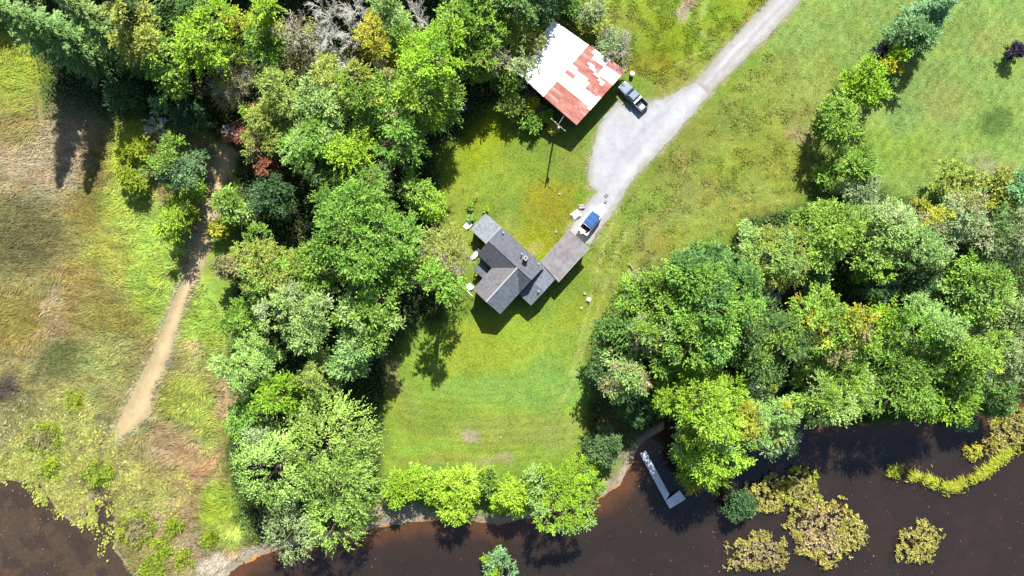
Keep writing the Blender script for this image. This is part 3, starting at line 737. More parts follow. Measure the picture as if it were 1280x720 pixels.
# ------------------------------------------------------------------ the trees, one by one
GW = 'trees of the wood left of the house'; GE = 'trees of the wood on the right by the water'; GR = 'trees in the row across the field'
GS = 'bushes along the river shore'; GM = 'sedge clumps in the marsh'; GB = 'leafy bushes standing in the water'; GY = 'garden plants round the house and barn'; GP = 'trees and bushes by the dirt path'
T = 'broadleaf_tree'
for a in [
 # north-west corner, conifers
 (10,16,46,25,'spruce','spruce','spruce_tree','dark spruce in the far upper left corner beside the yellow-green grass',GW,{}),
 (54,34,44,24,'spruce','spruce','spruce_tree','spruce with long pale-tipped sprays hanging over the edge of the dry marsh',GW,{}),
 (104,16,50,26,'spruce','spruce','spruce_tree','broad feathery spruce, second from the olive broadleaf tree',GW,{}),
 (160,8,38,25,'spruce','dark','spruce_tree','dark blue-green spruce behind the olive broadleaf tree',GW,{}),
 (138,46,24,20,'spruce','spruce','spruce_tree','small lower spruce tucked against the left side of the olive broadleaf tree',GW,{}),
 (186,44,40,19,'broad','olive',T,'olive-yellow broadleaf tree right of the spruces, at the edge of the deep shade',GW,{}),
 (260,54,40,18,'tuft','lime',T,'vivid lime-green maple above the pinkish-grey thin tree',GW,{}),
 (212,86,36,17,'broad','green',T,'mid-green tree below the olive tree and left of the lime maple',GW,{}),
 (232,4,36,17,'broad','deep',T,'dark green tree at the top edge above the lime maple',GW,{}),
 (296,28,18,14,'fine','gold',T,'slim yellow-green tree right of the lime maple',GW,{}),
 (290,102,36,10,'thin','ashen',T,'thin pinkish-grey tree with bare twigs showing, near the top of the dirt path',GW,{'mix':[('rust',.25),('olive',.3)]}),
 (334,14,24,16,'tuft','lime',T,'bright green tree at the top edge left of the dead grey trees',GW,{}),
 (330,60,22,13,'broad','green',T,'shaded green tree between the slim yellow-green tree and the brownish thin tree',GW,{}),
 (372,42,30,14,'thin','ashen',T,'thin brownish tree left of the pale dead trees',GW,{'mix':[('rust',.2),('olive',.4)]}),
 (402,8,26,15,'bare','','dead_tree','grey dead tree at the top edge, left of the pair of dead crowns',GW,{}),
 (444,8,30,15,'bare','','dead_tree','dark grey dead tree at the top edge above the bushy pale dead crown',GW,{}),
 (408,44,26,14,'bare','','dead_tree','pale dead tree with fan-shaped branches sweeping up to the left',GW,{'n1':20}),
 (440,42,24,14,'bare','','dead_tree','pale dead tree with a compact twiggy crown beside the fan-shaped one',GW,{'n1':22}),
 (400,74,20,12,'bare','','dead_tree','small twiggy dead tree just below the fan-shaped pale one',GW,{'n1':14}),
 (430,78,18,13,'bare','','dead_tree','slender dead tree poking up through the feathery yellow-olive tree',GW,{}),
 (454,62,16,10,'low','rust',T,'small reddish-brown tree between the dead trees and the golden tree',GW,{'mix':[('olive',.3)]}),
 (368,72,17,9,'thin','rust',T,'small rust-tinged tree in the gap below the brownish thin tree',GW,{}),
 (412,100,30,15,'fine','olive',T,'feathery yellow-olive tree below the dead trees',GW,{}),
 (470,48,26,16,'fine','gold',T,'golden-green tree right of the pale dead trees',GW,{}),
 (490,16,26,16,'fine','pale',T,'pale green tree at the top edge next to the grey twiggy tree',GW,{}),
 (522,22,26,15,'bare','','dead_tree','grey leafless tree rising between the pale tree and the big spreading green one',GW,{}),
 (506,48,22,14,'broad','green',T,'rounded green tree under the grey leafless tree',GW,{}),
 (590,20,50,15,'broad','green',T,'big spreading green tree at the top edge left of the barn',GW,{}),
 (536,74,46,20,'tuft','lime',T,'large yellow-green maple filling the middle of the upper wood',GW,{'mix':[('green',.25)]}),
 (590,62,36,11,'broad','green',T,'green tree between the large yellow-green maple and the barn thicket',GW,{'mix':[('olive',.25)]}),
 (528,122,40,16,'tuft','green',T,'dark leafy maple below the large yellow-green maple',GW,{'mix':[('lime',.25)]}),
 (640,10,30,13,'broad','deep',T,'dark green tree at the top edge behind the barn corner',GW,{}),
 (676,4,22,10,'broad','dark',T,'dark tree at the top edge nearest the upper barn corner',GW,{}),
 (646,46,28,8,'broad','olive',T,'mixed green tree close behind the white side of the barn',GW,{}),
 (622,76,20,9,'thin','ashen',T,'greyish thin-leaved small tree left of the barn',GW,{}),
 (656,84,18,10,'fine','silver',T,'small silvery tree with branches reaching over the white barn roof',GW,{'dens':.6}),
 (632,98,18,5.5,'broad','green',T,'low green tree below the greyish one left of the barn',GW,{}),
 (354,116,36,14,'fine','olive',T,'olive tree just right of the deep shade above the sumac',GW,{}),
 (338,166,40,10.5,'fine','olive',T,'wide olive sumac-like tree with reddish edges beside the dirt path top',GW,{'mix':[('rust',.14)]}),
 (302,166,18,6,'low','red',T,'red-leaved small tree at the top of the dirt path',GW,{}),
 (334,206,13,9,'low','red',T,'pinkish-red low branch tree at the edge of the dark gap',GW,{}),
 (314,142,14,8,'low','lime',T,'small yellow-green tree above the red-leaved one',GW,{'mix':[('rust',.3)]}),
 (388,176,40,17,'fine','green',T,'soft mid-green tree in the centre of the wood, left of the yellow-lime maple',GW,{'mix':[('pale',.4)]}),
 (408,138,32,16,'broad','pale',T,'light green tree under the feathery yellow-olive tree',GW,{}),
 (462,128,42,18,'broad','green',T,'tall rounded tree with faded top below the golden tree',GW,{'mix':[('tan',.08),('olive',.25)]}),
 (500,168,36,17,'tuft','green',T,'leafy green tree on the inner edge of the shaded clearing',GW,{}),
 (440,194,28,17,'tuft','lime',T,'yellow-lime maple in the middle of the lower upper wood',GW,{}),
 (474,222,22,12,'fine','silver',T,'pale silvery small tree above the largest maple',GW,{}),
 (516,240,22,11,'broad','green',T,'small bright green tree left of the vivid lime bush-like tree',GW,{}),
 (536,256,24,9,'low','lime',T,'vivid lime rounded tree at the lawn edge',GW,{}),
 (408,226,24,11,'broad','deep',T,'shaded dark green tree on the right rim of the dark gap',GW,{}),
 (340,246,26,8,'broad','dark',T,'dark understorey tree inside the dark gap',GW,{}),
 (452,290,70,20,'tuft','green',T,'largest maple of the wood, with a broad dense mid-green crown',GW,{}),
 (498,332,32,16,'broad','green',T,'green tree on the lower right shoulder of the largest maple',GW,{}),
 (552,318,36,12,'thin','olive',T,'hazy grey-olive thin-leaved tree nearest the house',GW,{'dens':1.6,'mix':[('ashen',.3)]}),
 (550,354,26,17,'tuft','green',T,'green tree casting a long shadow on the lawn below the hazy olive tree',GW,{}),
 (330,330,46,17,'fine','olive',T,'broad olive-green tree above the tan bush by the path',GW,{'mix':[('green',.3)]}),
 (396,332,38,17,'broad','green',T,'green tree wedged between the olive tree and the largest maple',GW,{}),
 (284,332,16,7,'low','tan',T,'tan fading small tree on the left edge of the wood',GW,{}),
 (376,396,54,18,'fine','pale',T,'large pale green tree in the lower wood',GW,{'mix':[('silver',.12)]}),
 (460,392,46,16,'broad','green',T,'rounded green tree on the lawn side of the large pale tree',GW,{'mix':[('pale',.3)]}),
 (440,438,34,14,'broad','pale',T,'light green tree at the lower right, by the shaded strip of lawn',GW,{}),
 (306,398,28,10,'broad','green',T,'low bright green tree on the marsh side of the large pale tree',GW,{}),
 (312,456,36,14,'fine','pale',T,'pale green tree leaning over the marsh edge',GW,{}),
 (352,494,30,13,'tuft','lime',T,'lime-green tree right above the big willows',GW,{}),
 (396,470,30,14,'fine','olive',T,'fine-leaved olive tree between the pale tree and the willows',GW,{}),
 (308,528,26,11,'broad','green',T,'mid-green tree at the left foot of the wood above the willow',GW,{}),
 (412,552,66,16,'willow','willow','willow_tree','largest willow with yellow-green trailing sprays over the lawn corner',GW,{}),
 (342,586,54,15,'willow','willow','willow_tree','pale willow on the marsh side with a rounded drooping crown',GW,{}),
 (428,606,46,14,'willow','willow','willow_tree','willow leaning towards the sandy shore',GW,{}),
 (362,664,34,11,'willow','silver','willow_tree','small silver-green willow overhanging the water at the lowest point',GW,{}),
 (420,652,36,11,'willow','willow','willow_tree','lower willow with darker green fronds over the water',GW,{'mix2':1}),
 (326,552,26,12,'fine','silver',T,'pale silvery tree on the upper left of the willows',GW,{}),
 # by the dirt path
 (214,206,34,11,'tuft','green',T,'blue-green tree standing alone left of the dirt path',GP,{'mix':[('bluegreen',.45)]}),
 (170,186,20,4.5,'low','sedge','tall_shrub','yellow-green tall shrub left of the blue-green tree',GP,{}),
 (165,222,18,4,'low','sedge','tall_shrub','yellow-green tall shrub at the lower left foot of the blue-green tree',GP,{}),
 (225,278,26,7,'tuft','lime','tall_shrub','lime tall shrub with a dark shadow across the dirt path',GP,{}),
 (242,236,18,6,'low','lime','tall_shrub','lime tall shrub between the blue-green tree and the path',GP,{}),
 (204,132,12,8,'low','bluegreen','young_tree','small lit sapling in the deep shade below the spruces',GP,{}),
 (196,158,17,8,'bare','','dead_tree','white leafless snag in the shade beside the blue-green tree',GP,{}),
 (284,164,10,7,'bare','','dead_tree','small white snag at the shaded top of the path',GP,{}),
 (288,258,23,7,'broad','green',T,'rounded green tree on the right edge of the dirt path',GP,{'mix':[('pale',.3)]}),
 (272,286,12,4,'low','gold','tall_shrub','golden shrub at the path edge below the rounded green tree',GP,{}),
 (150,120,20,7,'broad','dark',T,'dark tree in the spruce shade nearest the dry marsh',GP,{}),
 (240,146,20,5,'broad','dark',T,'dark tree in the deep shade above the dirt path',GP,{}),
 # right wood
 (886,368,74,19,'broad','green',T,'largest maple of the right wood, dense and dull green',GE,{'dens':1.15,'mix':[('deep',.35)]}),
 (822,380,50,15,'broad','green',T,'green tree at the upper left rim of the right wood, next to the fallen branch',GE,{'mix':[('ashen',.14)]}),
 (818,408,40,15,'thin','ashen',T,'brown-grey half-dead tree on the left of the right wood',GE,{'dens':1.1,'mix':[('tan',.4),('green',.3)]}),
 (772,420,34,11,'broad','deep',T,'dark green tree on the lawn edge of the right wood',GE,{}),
 (958,424,52,16,'tuft','deep',T,'dull green maple with flat tiered sprays, right of the largest one',GE,{'mix':[('green',.4)]}),
 (850,432,46,17,'tuft','green',T,'mid-green tree under the largest maple',GE,{'mix':[('pale',.2)]}),
 (780,470,34,14,'fine','pale',T,'pale tree with a brown dead streak over the shaded shore',GE,{'mix':[('tan',.22)]}),
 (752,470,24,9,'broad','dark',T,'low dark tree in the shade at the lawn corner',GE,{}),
 (878,506,52,16,'tuft','lime',T,'yellow-green tree leaning out over the shore above the dock',GE,{}),
 (890,554,50,13,'tuft','lime',T,'yellow-green tree whose sprays hang over the dock',GE,{'mix':[('pale',.3)]}),
 (882,592,30,10,'tuft','gold',T,'lowest yellow-green tree beside the end of the dock',GE,{'mix':[('lime',.5)]}),
 (956,520,48,13,'fine','pale',T,'pale yellowish tree with grey dead limbs at its top',GE,{'mix':[('gold',.3)]}),
 (930,488,24,14,'bare','','dead_tree','grey dead tree between the yellow-green tree and the pale yellowish tree',GE,{}),
 (975,552,26,9,'fine','silver',T,'pale silvery low tree at the water below the pale yellowish one',GE,{}),
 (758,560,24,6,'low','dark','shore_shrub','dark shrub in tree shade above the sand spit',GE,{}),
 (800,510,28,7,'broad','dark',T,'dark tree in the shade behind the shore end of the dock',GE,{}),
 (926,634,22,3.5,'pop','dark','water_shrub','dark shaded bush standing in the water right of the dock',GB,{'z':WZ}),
 (978,316,46,13,'fine','olive',T,'soft olive tree on the upper edge of the right wood by the meadow',GE,{'mix':[('pale',.4)]}),
 (935,300,22,6,'fine','pale',T,'small pale tree at the meadow edge',GE,{}),
 (1034,288,44,13,'broad','green',T,'bright green wide tree at the top of the right wood, below the tree row',GE,{}),
 (1086,322,30,12,'broad','green',T,'rounded green tree under the bright green wide tree',GE,{'mix':[('pale',.3)]}),
 (1108,282,42,14,'fine','pale',T,'pale grey-green tree with whitish twigs next to the bright green wide tree',GE,{'mix':[('silver',.3)]}),
 (1150,304,34,14,'fine','pale',T,'soft pale green tree left of the cream-tinted tree',GE,{}),
 (1188,278,40,14,'fine','silver',T,'cream-tinted pale tree on the upper edge of the right wood',GE,{'mix':[('gold',.2),('tan',.2)]}),
 (1196,230,28,7,'low','olive',T,'low olive-lime tree nearest the bare patch of the field',GE,{}),
 (1242,240,26,9,'broad','olive',T,'small olive tree between the low olive-lime and grey-green trees',GE,{}),
 (1272,238,24,10,'broad','bluegreen',T,'grey-green tree on the right edge of the photo at the field',GE,{}),
 (1254,300,46,15,'fine','silver',T,'silver-green tree at the right edge above the dark hollow',GE,{'mix':[('deep',.3)]}),
 (1212,362,42,14,'broad','green',T,'domed green tree below the dark hollow',GE,{'mix':[('pale',.3)]}),
 (1266,388,32,14,'fine','pale',T,'pale tree at the right edge beside the domed green tree',GE,{}),
 (1040,408,50,17,'tuft','green',T,'tree with orange-tinted patches in the middle of the right wood',GE,{'mix':[('tan',.2),('gold',.2)]}),
 (1048,484,48,15,'tuft','green',T,'green tree over the water below the orange-tinted one',GE,{'mix':[('pale',.3)]}),
 (1110,402,28,15,'tuft','lime',T,'narrow yellow-green tree right of the orange-tinted one',GE,{'mix':[('green',.4)]}),
 (1128,478,50,14,'tuft','green',T,'leafy tree with long sprays reaching over the dark water',GE,{}),
 (1162,410,44,16,'fine','pale',T,'pale green tree in the centre right of the wood',GE,{'mix':[('green',.3)]}),
 (1194,446,42,15,'broad','green',T,'green tree left of the silver-grey one at the water',GE,{'mix':[('lime',.2)]}),
 (1184,494,36,12,'tuft','lime',T,'light green tree whose fronds hang above the water edge',GE,{'mix':[('green',.5)]}),
 (1256,432,46,15,'fine','silver',T,'silver-grey tree with whitish leaves at the right edge',GE,{'mix':[('green',.2)]}),
 (1230,460,22,13,'bare','','dead_tree','bare branches beside the silver-grey tree',GE,{}),
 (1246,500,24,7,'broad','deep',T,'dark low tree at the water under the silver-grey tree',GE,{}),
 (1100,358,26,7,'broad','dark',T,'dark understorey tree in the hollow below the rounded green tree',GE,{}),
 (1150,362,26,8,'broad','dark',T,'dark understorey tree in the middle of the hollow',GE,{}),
 (965,370,18,9,'bare','','dead_tree','grey bare tree in the gap between the largest maple and the orange-tinted tree',GE,{}),
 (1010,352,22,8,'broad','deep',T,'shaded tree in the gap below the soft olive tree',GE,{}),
 # tree row
 (1180,6,34,12,'spruce','bluegreen','spruce_tree','large blue-green conifer at the head of the tree row, at the top edge',GR,{'hb':.05}),
 (1138,47,25,9,'tuft','bluegreen','pine_tree','rounded blue-green pine, second in the tree row',GR,{'hb':.06,'dens':1.25,'gap':-.04}),
 (1101,64,8,3.5,'low','purple','small_shrub','small dark purple shrub on the left side of the pine and the yellow tree',GR,{}),
 (1113,76,17,6,'tuft','yellow','young_tree','small yellow tree in the row between the pine and the lime tree',GR,{'mix':[('lime',.4)],'hb':.08,'dens':1.3,'gap':-.04}),
 (1082,106,25,9,'tuft','lime',T,'yellow-green tree of the row with a dark ragged shadow',GR,{'hb':.06,'dens':1.25,'gap':-.04}),
 (1050,150,26,9.5,'tuft','green',T,'green tree of the row next to the pale straw patch',GR,{'hb':.06,'dens':1.25,'gap':-.04}),
 (1064,212,27,9,'tuft','green',T,'green tree ending the row where it meets the right wood',GR,{'hb':.06,'dens':1.25,'gap':-.04}),
 (1076,236,26,9,'fine','silver',T,'pale silvery tree at the foot of the tree row',GR,{}),
 (1270,64,11,3.2,'low','purple','purple_shrub','lone dark purple round shrub on the field at the right edge',None,{'hb':.02}),
 # shore bushes
 (494,612,22,5,'low','lime','shore_shrub','lime bush beside the willows above the sand',GS,{}),
 (532,609,28,5.5,'low','lime','shore_shrub','yellow-green spreading bush, second from the willows',GS,{'droop':.3}),
 (575,613,35,7,'tuft','lime','shore_shrub','feathery bright bush in the middle of the shore hedge',GS,{'hb':.1,'droop':.3}),
 (612,604,19,5,'low','green','shore_shrub','greener bush in the gap of the shore hedge',GS,{}),
 (640,622,28,7,'low','lime','shore_shrub','vivid lime bush left of the big round bush',GS,{}),
 (702,620,51,9,'fine','lime','shore_shrub','big round lime bush at the right end of the shore hedge, over the water',GS,{'hb':.1,'mix':[('pale',.3)]}),
 (672,596,15,4.5,'low','green','shore_shrub','small green bush behind the big round bush at the lawn',GS,{}),
 (738,588,14,4.5,'low','lime','shore_shrub','lime bush between the big round bush and the tree shade',GS,{}),
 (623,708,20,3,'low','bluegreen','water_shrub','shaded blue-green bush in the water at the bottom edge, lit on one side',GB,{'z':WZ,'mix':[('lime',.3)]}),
 # bushes in water
 (1028,664,50,1.4,'mat','brownbutton','water_shrub','largest brownish bush mat in the river',GB,{'z':WZ,'hb':.0,'edge':'button','sx':1.0,'sy':1.05}),
 (1066,672,26,1.2,'mat','button','water_shrub','yellowish right shoulder of the brownish bush mat',GB,{'z':WZ,'hb':.0}),
 (1004,612,30,1.5,'mat','button','water_shrub','yellow-green bush above the brownish mat, near the shaded water',GB,{'z':WZ,'hb':.0,'edge':'gold'}),
 (962,622,32,1.4,'mat','button','water_shrub','yellow-green bush left of the brownish mat, below the silvery low tree',GB,{'z':WZ,'hb':.0}),
 (948,694,36,1.2,'mat','brownbutton','water_shrub','ragged brown bush at the bottom edge left of the largest mat',GB,{'z':WZ,'hb':.0,'edge':'button','sx':1.2,'sy':.9}),
 (1154,684,33,1.2,'mat','button','water_shrub','isolated yellow-green bush alone in open water',GB,{'z':WZ,'hb':.0}),
 (1220,566,15,1.4,'mat','gold','water_shrub','round bright bush at the bend of the reed line',GB,{'z':WZ,'hb':.0}),
 (1268,540,34,1.5,'mat','button','water_shrub','large yellow-olive bush at the right edge above the reed line',GB,{'z':WZ,'hb':.0,'edge':'gold'}),
 (1242,558,14,1.2,'mat','button','water_shrub','smaller yellow-olive bush joining the reed line to the edge bush',GB,{'z':WZ,'hb':.0}),
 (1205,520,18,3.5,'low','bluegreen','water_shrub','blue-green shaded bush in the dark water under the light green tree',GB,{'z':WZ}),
 # marsh clumps
 (168,662,27,1.4,'mat','tan','sedge_clump','large round sedge clump with a brownish centre beside the pool',GM,{'hb':0,'lf':1,'edge':'sedge'}),
 (217,656,16,1.2,'mat','sedge','sedge_clump','green sedge clump right of the large round one',GM,{'hb':0,'lf':1}),
 (200,687,17,1.0,'mat','sedge','sedge_clump','green sedge clump below the large round one',GM,{'hb':0,'lf':1}),
 (228,698,16,1.0,'mat','sedge','sedge_clump','sedge clump nearest the sandy shore',GM,{'hb':0,'lf':1}),
 (188,712,20,1.0,'mat','sedge','sedge_clump','sedge clump cut by the bottom edge of the photo',GM,{'hb':0,'lf':1}),
 (262,674,16,1.0,'mat','sedge','sedge_clump','olive sedge clump on the grass above the sandy shore',GM,{'hb':0,'lf':1}),
 (122,592,20,1.2,'mat','sedge','sedge_clump','sedge clump at the head of the dark inlet of the pool',GM,{'hb':0,'lf':1}),
 (92,500,14,1.0,'mat','sedge','sedge_clump','small sedge clump above the wide low one',GM,{'hb':0,'lf':1}),
 (54,548,26,1.0,'mat','tan','sedge_clump','wide brown-centred sedge clump in the left marsh',GM,{'hb':0,'lf':1,'edge':'sedge'}),
 (60,585,14,0.9,'mat','sedge','sedge_clump','small sedge clump at the upper edge of the left pool',GM,{'hb':0,'lf':1}),
 # yard
 (738,14,20,4,'fine','silver','shrub','pale whitish shrub at the upper barn corner',GY,{}),
 (768,58,24,5,'thin','ashen','shrub','grey-leaved bushy shrub against the upper right side of the barn',GY,{'dens':2.0,'mix':[('silver',.5)]}),
 (712,10,16,4,'broad','deep','shrub','dark shrub between the barn and the pale whitish shrub',GY,{}),
 (748,34,16,3.5,'low','olive','shrub','olive shrub between the whitish and the grey-leaved shrub',GY,{}),
 (666,130,8,1.8,'low','yellow','shrub','bright yellow shrub beside the round tub',GY,{}),
 (662,121,7,1.6,'low','tan','shrub','cream-flowered shrub above the bright yellow one',GY,{}),
 (674,138,7,1.5,'low','tan','shrub','tan dry shrub right of the bright yellow one',GY,{}),
 (682,146,9,1.8,'low','lime','shrub','yellow-green shrub left of the utility pole',GY,{}),
 (692,160,7,1.5,'low','gold','shrub','golden shrub at the foot of the utility pole',GY,{}),
 (664,152,14,2.0,'low','green','shrub','green shrub below the round tub',GY,{}),
 (640,132,18,3.5,'low','olive','shrub','olive shrub left of the round tub',GY,{}),
 (579,238,4.5,.7,'low','pale','garden_plant','pale-leaved garden plant at the far end of the flower bed',GY,{}),
 (592,246,4.5,.8,'low','olive','garden_plant','olive garden plant in the middle of the flower bed',GY,{}),
 (588,258,5,.8,'low','green','garden_plant','green garden plant in the flower bed nearest the house',GY,{'mix':[('pale',.4)]}),
 (607,262,4,.9,'low','lime','garden_plant','lime garden plant touching the tip of the house roof',GY,{}),
 (588,273,4.5,.8,'low','pale','garden_plant','pale garden plant above the white steps',GY,{}),
]:
    px, py, r, h, form, kind, name, label, g, o = a
    o = dict(o); o.pop('R', None); o.pop('mix2', None)
    cat = 'shrub' if ('shrub' in name or name == 'garden_plant') else ('sedge' if 'sedge' in name else 'tree')
    if name == 'garden_plant': cat = 'plant'
    plant(px, py, r, h, form, kind, name, label, cat, g, **o)

# ------------------------------------------------------------------ grass, reeds, lily pads: nobody could count them
def scatter(poly, n, rng, keep=None):
    p = np.array(poly, float); lo = np.maximum(p.min(0), (-60, -50)); hi = np.minimum(p.max(0), (1340, 770))
    q = lo + rng.random((n, 2)) * (hi - lo)
    ok = sdf(q[:, 0], q[:, 1], poly) > 0
    for bad, e in ((DRIVE, .6), (ROAD, .4), (PATH, 1.6)): ok &= sdf(q[:, 0], q[:, 1], bad) < e * (2 * fbm(q[:, 0] / 5, q[:, 1] / 5, 151, 2) - .3)
    ok &= (sdf(q[:, 0], q[:, 1], RIVER) < -12) & (sdf(q[:, 0], q[:, 1], POOL) < -2)
    q = q[ok]
    return (q[:, 0] - 640) * K, (360 - q[:, 1]) * K
def blades(x, y, ang, L, wd, rise, rng, z=None, colour=None, tone=(.8, 1.7)):
    n = len(x); z = ground_z(x, y) - .03 if z is None else np.full(n, z)
    D = np.stack([np.cos(ang), np.sin(ang), np.full(n, 0.0)], 1); S = np.stack([-np.sin(ang), np.cos(ang), np.zeros(n)], 1)
    P = np.stack([x, y, z], 1); L = L[:, None]; rise = rise[:, None]; up = np.array([0, 0, 1.0]); wd = wd[:, None]
    m = P + D * L * .45 + up * rise; t = P + D * L + up * rise * .75
    V = np.stack([P - S * wd * .4, P + S * wd * .4, m + S * wd * .5, m - S * wd * .5, t], 1).reshape(-1, 3)
    i = np.arange(n) * 5
    F = np.concatenate([np.stack([i, i + 1, i + 2], 1), np.stack([i, i + 2, i + 3], 1), np.stack([i + 3, i + 2, i + 4], 1)])
    c = (region_colour(x, y) if colour is None else colour) * rng.uniform(*tone, (n, 1))
    c = c * (1 + rng.normal(0, .07, (n, 3)))
    return V, F, np.clip(np.concatenate([c, c, c]), .004, .7)
def stuff(name, parts, label, cat, material='blade'):
    Vs, Fs, Cs = [], [], []; o = 0
    for V, F, C in parts: Vs.append(V); Fs.append(F + o); Cs.append(C); o += len(V)
    me = np_mesh(name, np.concatenate(Vs), np.concatenate(Fs), np.concatenate(Cs), M[material])
    return tag(link(name, me), label, cat, kind='stuff')
rng = np.random.default_rng(5)
def swirl(x, y, base, amp, sc, seed): return base + amp * (fbm(x / sc, y / sc, seed, 3) - .5)
x, y = scatter(MARSH, 150000, rng)
n = len(x); px_ = 640 + x / K
g = fbm(x / 3, y / 3, 101, 3)
L = .45 + .7 * sstep(.4, .7, g) * sstep(120, 200, px_) + .3 * rng.random(n)
L = L * .9
stuff('tall_grass', [blades(x, y, swirl(x, y, 3.3, 5.5, 5, 103) + rng.normal(0, .35, n), L, .05 + .07 * rng.random(n), .10 + .36 * L * rng.uniform(.3, 1, n), rng, colour=region_colour(x, y) * (.55 + .95 * fbm(x / 2.4, y / .8, 155, 3))[:, None], tone=(.85, 1.9))],
      'tall windblown grass and dry reeds covering the marsh on the left', 'grass')
pts = [scatter(p, k, rng) for p, k in ((MEADOW, 60000), (NORTH, 60000))]
x = np.concatenate([p[0] for p in pts]); y = np.concatenate([p[1] for p in pts]); n = len(x)
cl = sstep(.42, .66, fbm(x / 1.4, y / 1.4, 107, 3)); s_ = rng.random(n) < .25 + .75 * cl; x, y, cl = x[s_], y[s_], cl[s_]; n = len(x)
stuff('meadow_grass', [blades(x, y, rng.random(n) * 6.283, .22 + .35 * cl * rng.random(n), .05 + .06 * rng.random(n), .06 + .28 * cl * rng.random(n), rng)],
      'rough meadow grass on both sides of the gravel drive', 'grass')
YARD = [(560,170),(640,120),(745,160),(740,250),(700,300),(745,330),(745,400),(742,560),(730,580),(480,590),(490,500),(520,420),(560,395),(556,260)]
pts = [scatter(p, k, rng) for p, k in ((YARD, 50000), (FIELD, 70000))]
x = np.concatenate([p[0] for p in pts]); y = np.concatenate([p[1] for p in pts]); n = len(x)
s_ = fbm(x / .8, y / .8, 109, 3) + .25 * (fbm(x / 6, y / 6, 111) - .5) > .50; x, y = x[s_], y[s_]; n = len(x)
stuff('lawn_grass', [blades(x, y, rng.random(n) * 6.283, .12 + .16 * rng.random(n), .06 + .06 * rng.random(n), .03 + .10 * rng.random(n), rng, tone=(.75, 1.6))],
      'uneven mown grass with clover and weeds round the house and on the field', 'grass')
# woodland floor
def undergrowth():
    parts = []
    for poly, k in ((WOODL, 90000), (WOODR, 60000)):
        x, y = scatter(poly, k, rng); n = len(x); z = ground_z(x, y) + .1 + 1.3 * rng.random(n) * fbm(x / 3, y / 3, 113, 2)
        a = rng.random(n) * 6.283; D = unit(np.stack([np.cos(a), np.sin(a), rng.normal(0, .3, n)], 1)); N = unit(np.stack([rng.normal(0, .4, n), rng.normal(0, .4, n), np.ones(n)], 1))
        V, F = leaf_quads(np.stack([x, y, z], 1), D, N, rng.uniform(.25, .55, n), rng.uniform(.12, .26, n))
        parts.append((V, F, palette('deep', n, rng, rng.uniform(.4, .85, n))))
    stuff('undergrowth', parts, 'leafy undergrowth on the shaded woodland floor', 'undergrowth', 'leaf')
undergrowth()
# lily pads
def pads(cells, kinds, name, label, cat):
    Vs, Fs, Cs = [], [], []; o = 0
    for (cx, cy, rx, ry, t, n, kind) in cells:
        n = int(n * 2.6)
        a = rng.random(n) * 6.283; r = np.sqrt(rng.random(n)); ca, sa = math.cos(R_(t)), math.sin(R_(t))
        u = rx * r * np.cos(a); v = ry * r * np.sin(a)
        px = cx + u * ca - v * sa + 5 * rng.normal(0, 1, n); py = cy + u * sa + v * ca + 4 * rng.normal(0, 1, n)
        x = (px - 640) * K; y = (360 - py) * K
        keep = fbm(x / 1.5, y / 1.5, 117, 3) > .36 + .25 * (r - .6) * (r > .6)
        x, y = x[keep], y[keep]; n = len(x); rad = rng.uniform(.08, .22, n)
        tx, ty = rng.normal(0, .22, (2, n)); z = np.maximum(ground_z(x, y) + .04, WZ + .05) + rng.random(n) * .14
        an = np.arange(7) * 6.283 / 7 * .94
        V = np.zeros((n, 8, 3)); V[:, 0] = np.stack([x, y, z - .03], 1)
        for j in range(7):
            dx = rad * math.cos(an[j]); dy = rad * math.sin(an[j]); V[:, j + 1] = np.stack([x + dx, y + dy, z + dx * tx + dy * ty], 1)
        b = np.arange(n) * 8
        F = np.concatenate([np.stack([b, b + 1 + j, b + 2 + j], 1) for j in range(6)])
        c = palette(kind, n, rng, rng.uniform(.6, 1.25, n)); C = np.tile(c * (.55 + .8 * fbm(x / 1.1, y / 1.1, 119, 3))[:, None], (6, 1))
        Vs.append(V.reshape(-1, 3)); Fs.append(F + o); Cs.append(C); o += n * 8
    me = np_mesh(name, np.concatenate(Vs), np.concatenate(Fs), np.concatenate(Cs), M['leaf'])
    tag(link(name, me), label, cat, kind='stuff')
PAL['pad'] = [(140,156,72),(160,170,90),(112,136,62)]
PAL['drab'] = [(142,134,92),(160,150,110),(120,120,80)]
PAL['speck'] = [(190,184,160),(150,140,110),(210,206,190)]
pads([(20,580,60,26,0,1500,'pad'),(70,560,60,40,0,1900,'pad'),(70,615,36,22,25,700,'pad'),(100,635,30,20,30,1000,'pad'),(110,555,34,40,0,900,'pad'),(170,625,36,44,10,1000,'pad'),
      (30,535,50,40,0,900,'drab'),(150,590,30,30,0,500,'pad'),(133,672,12,26,0,70,'pad'),(205,610,40,30,0,500,'pad')], None,
     'lily_pads', 'mat of small yellow-green lily pads fringing the marsh pool', 'lily pads')
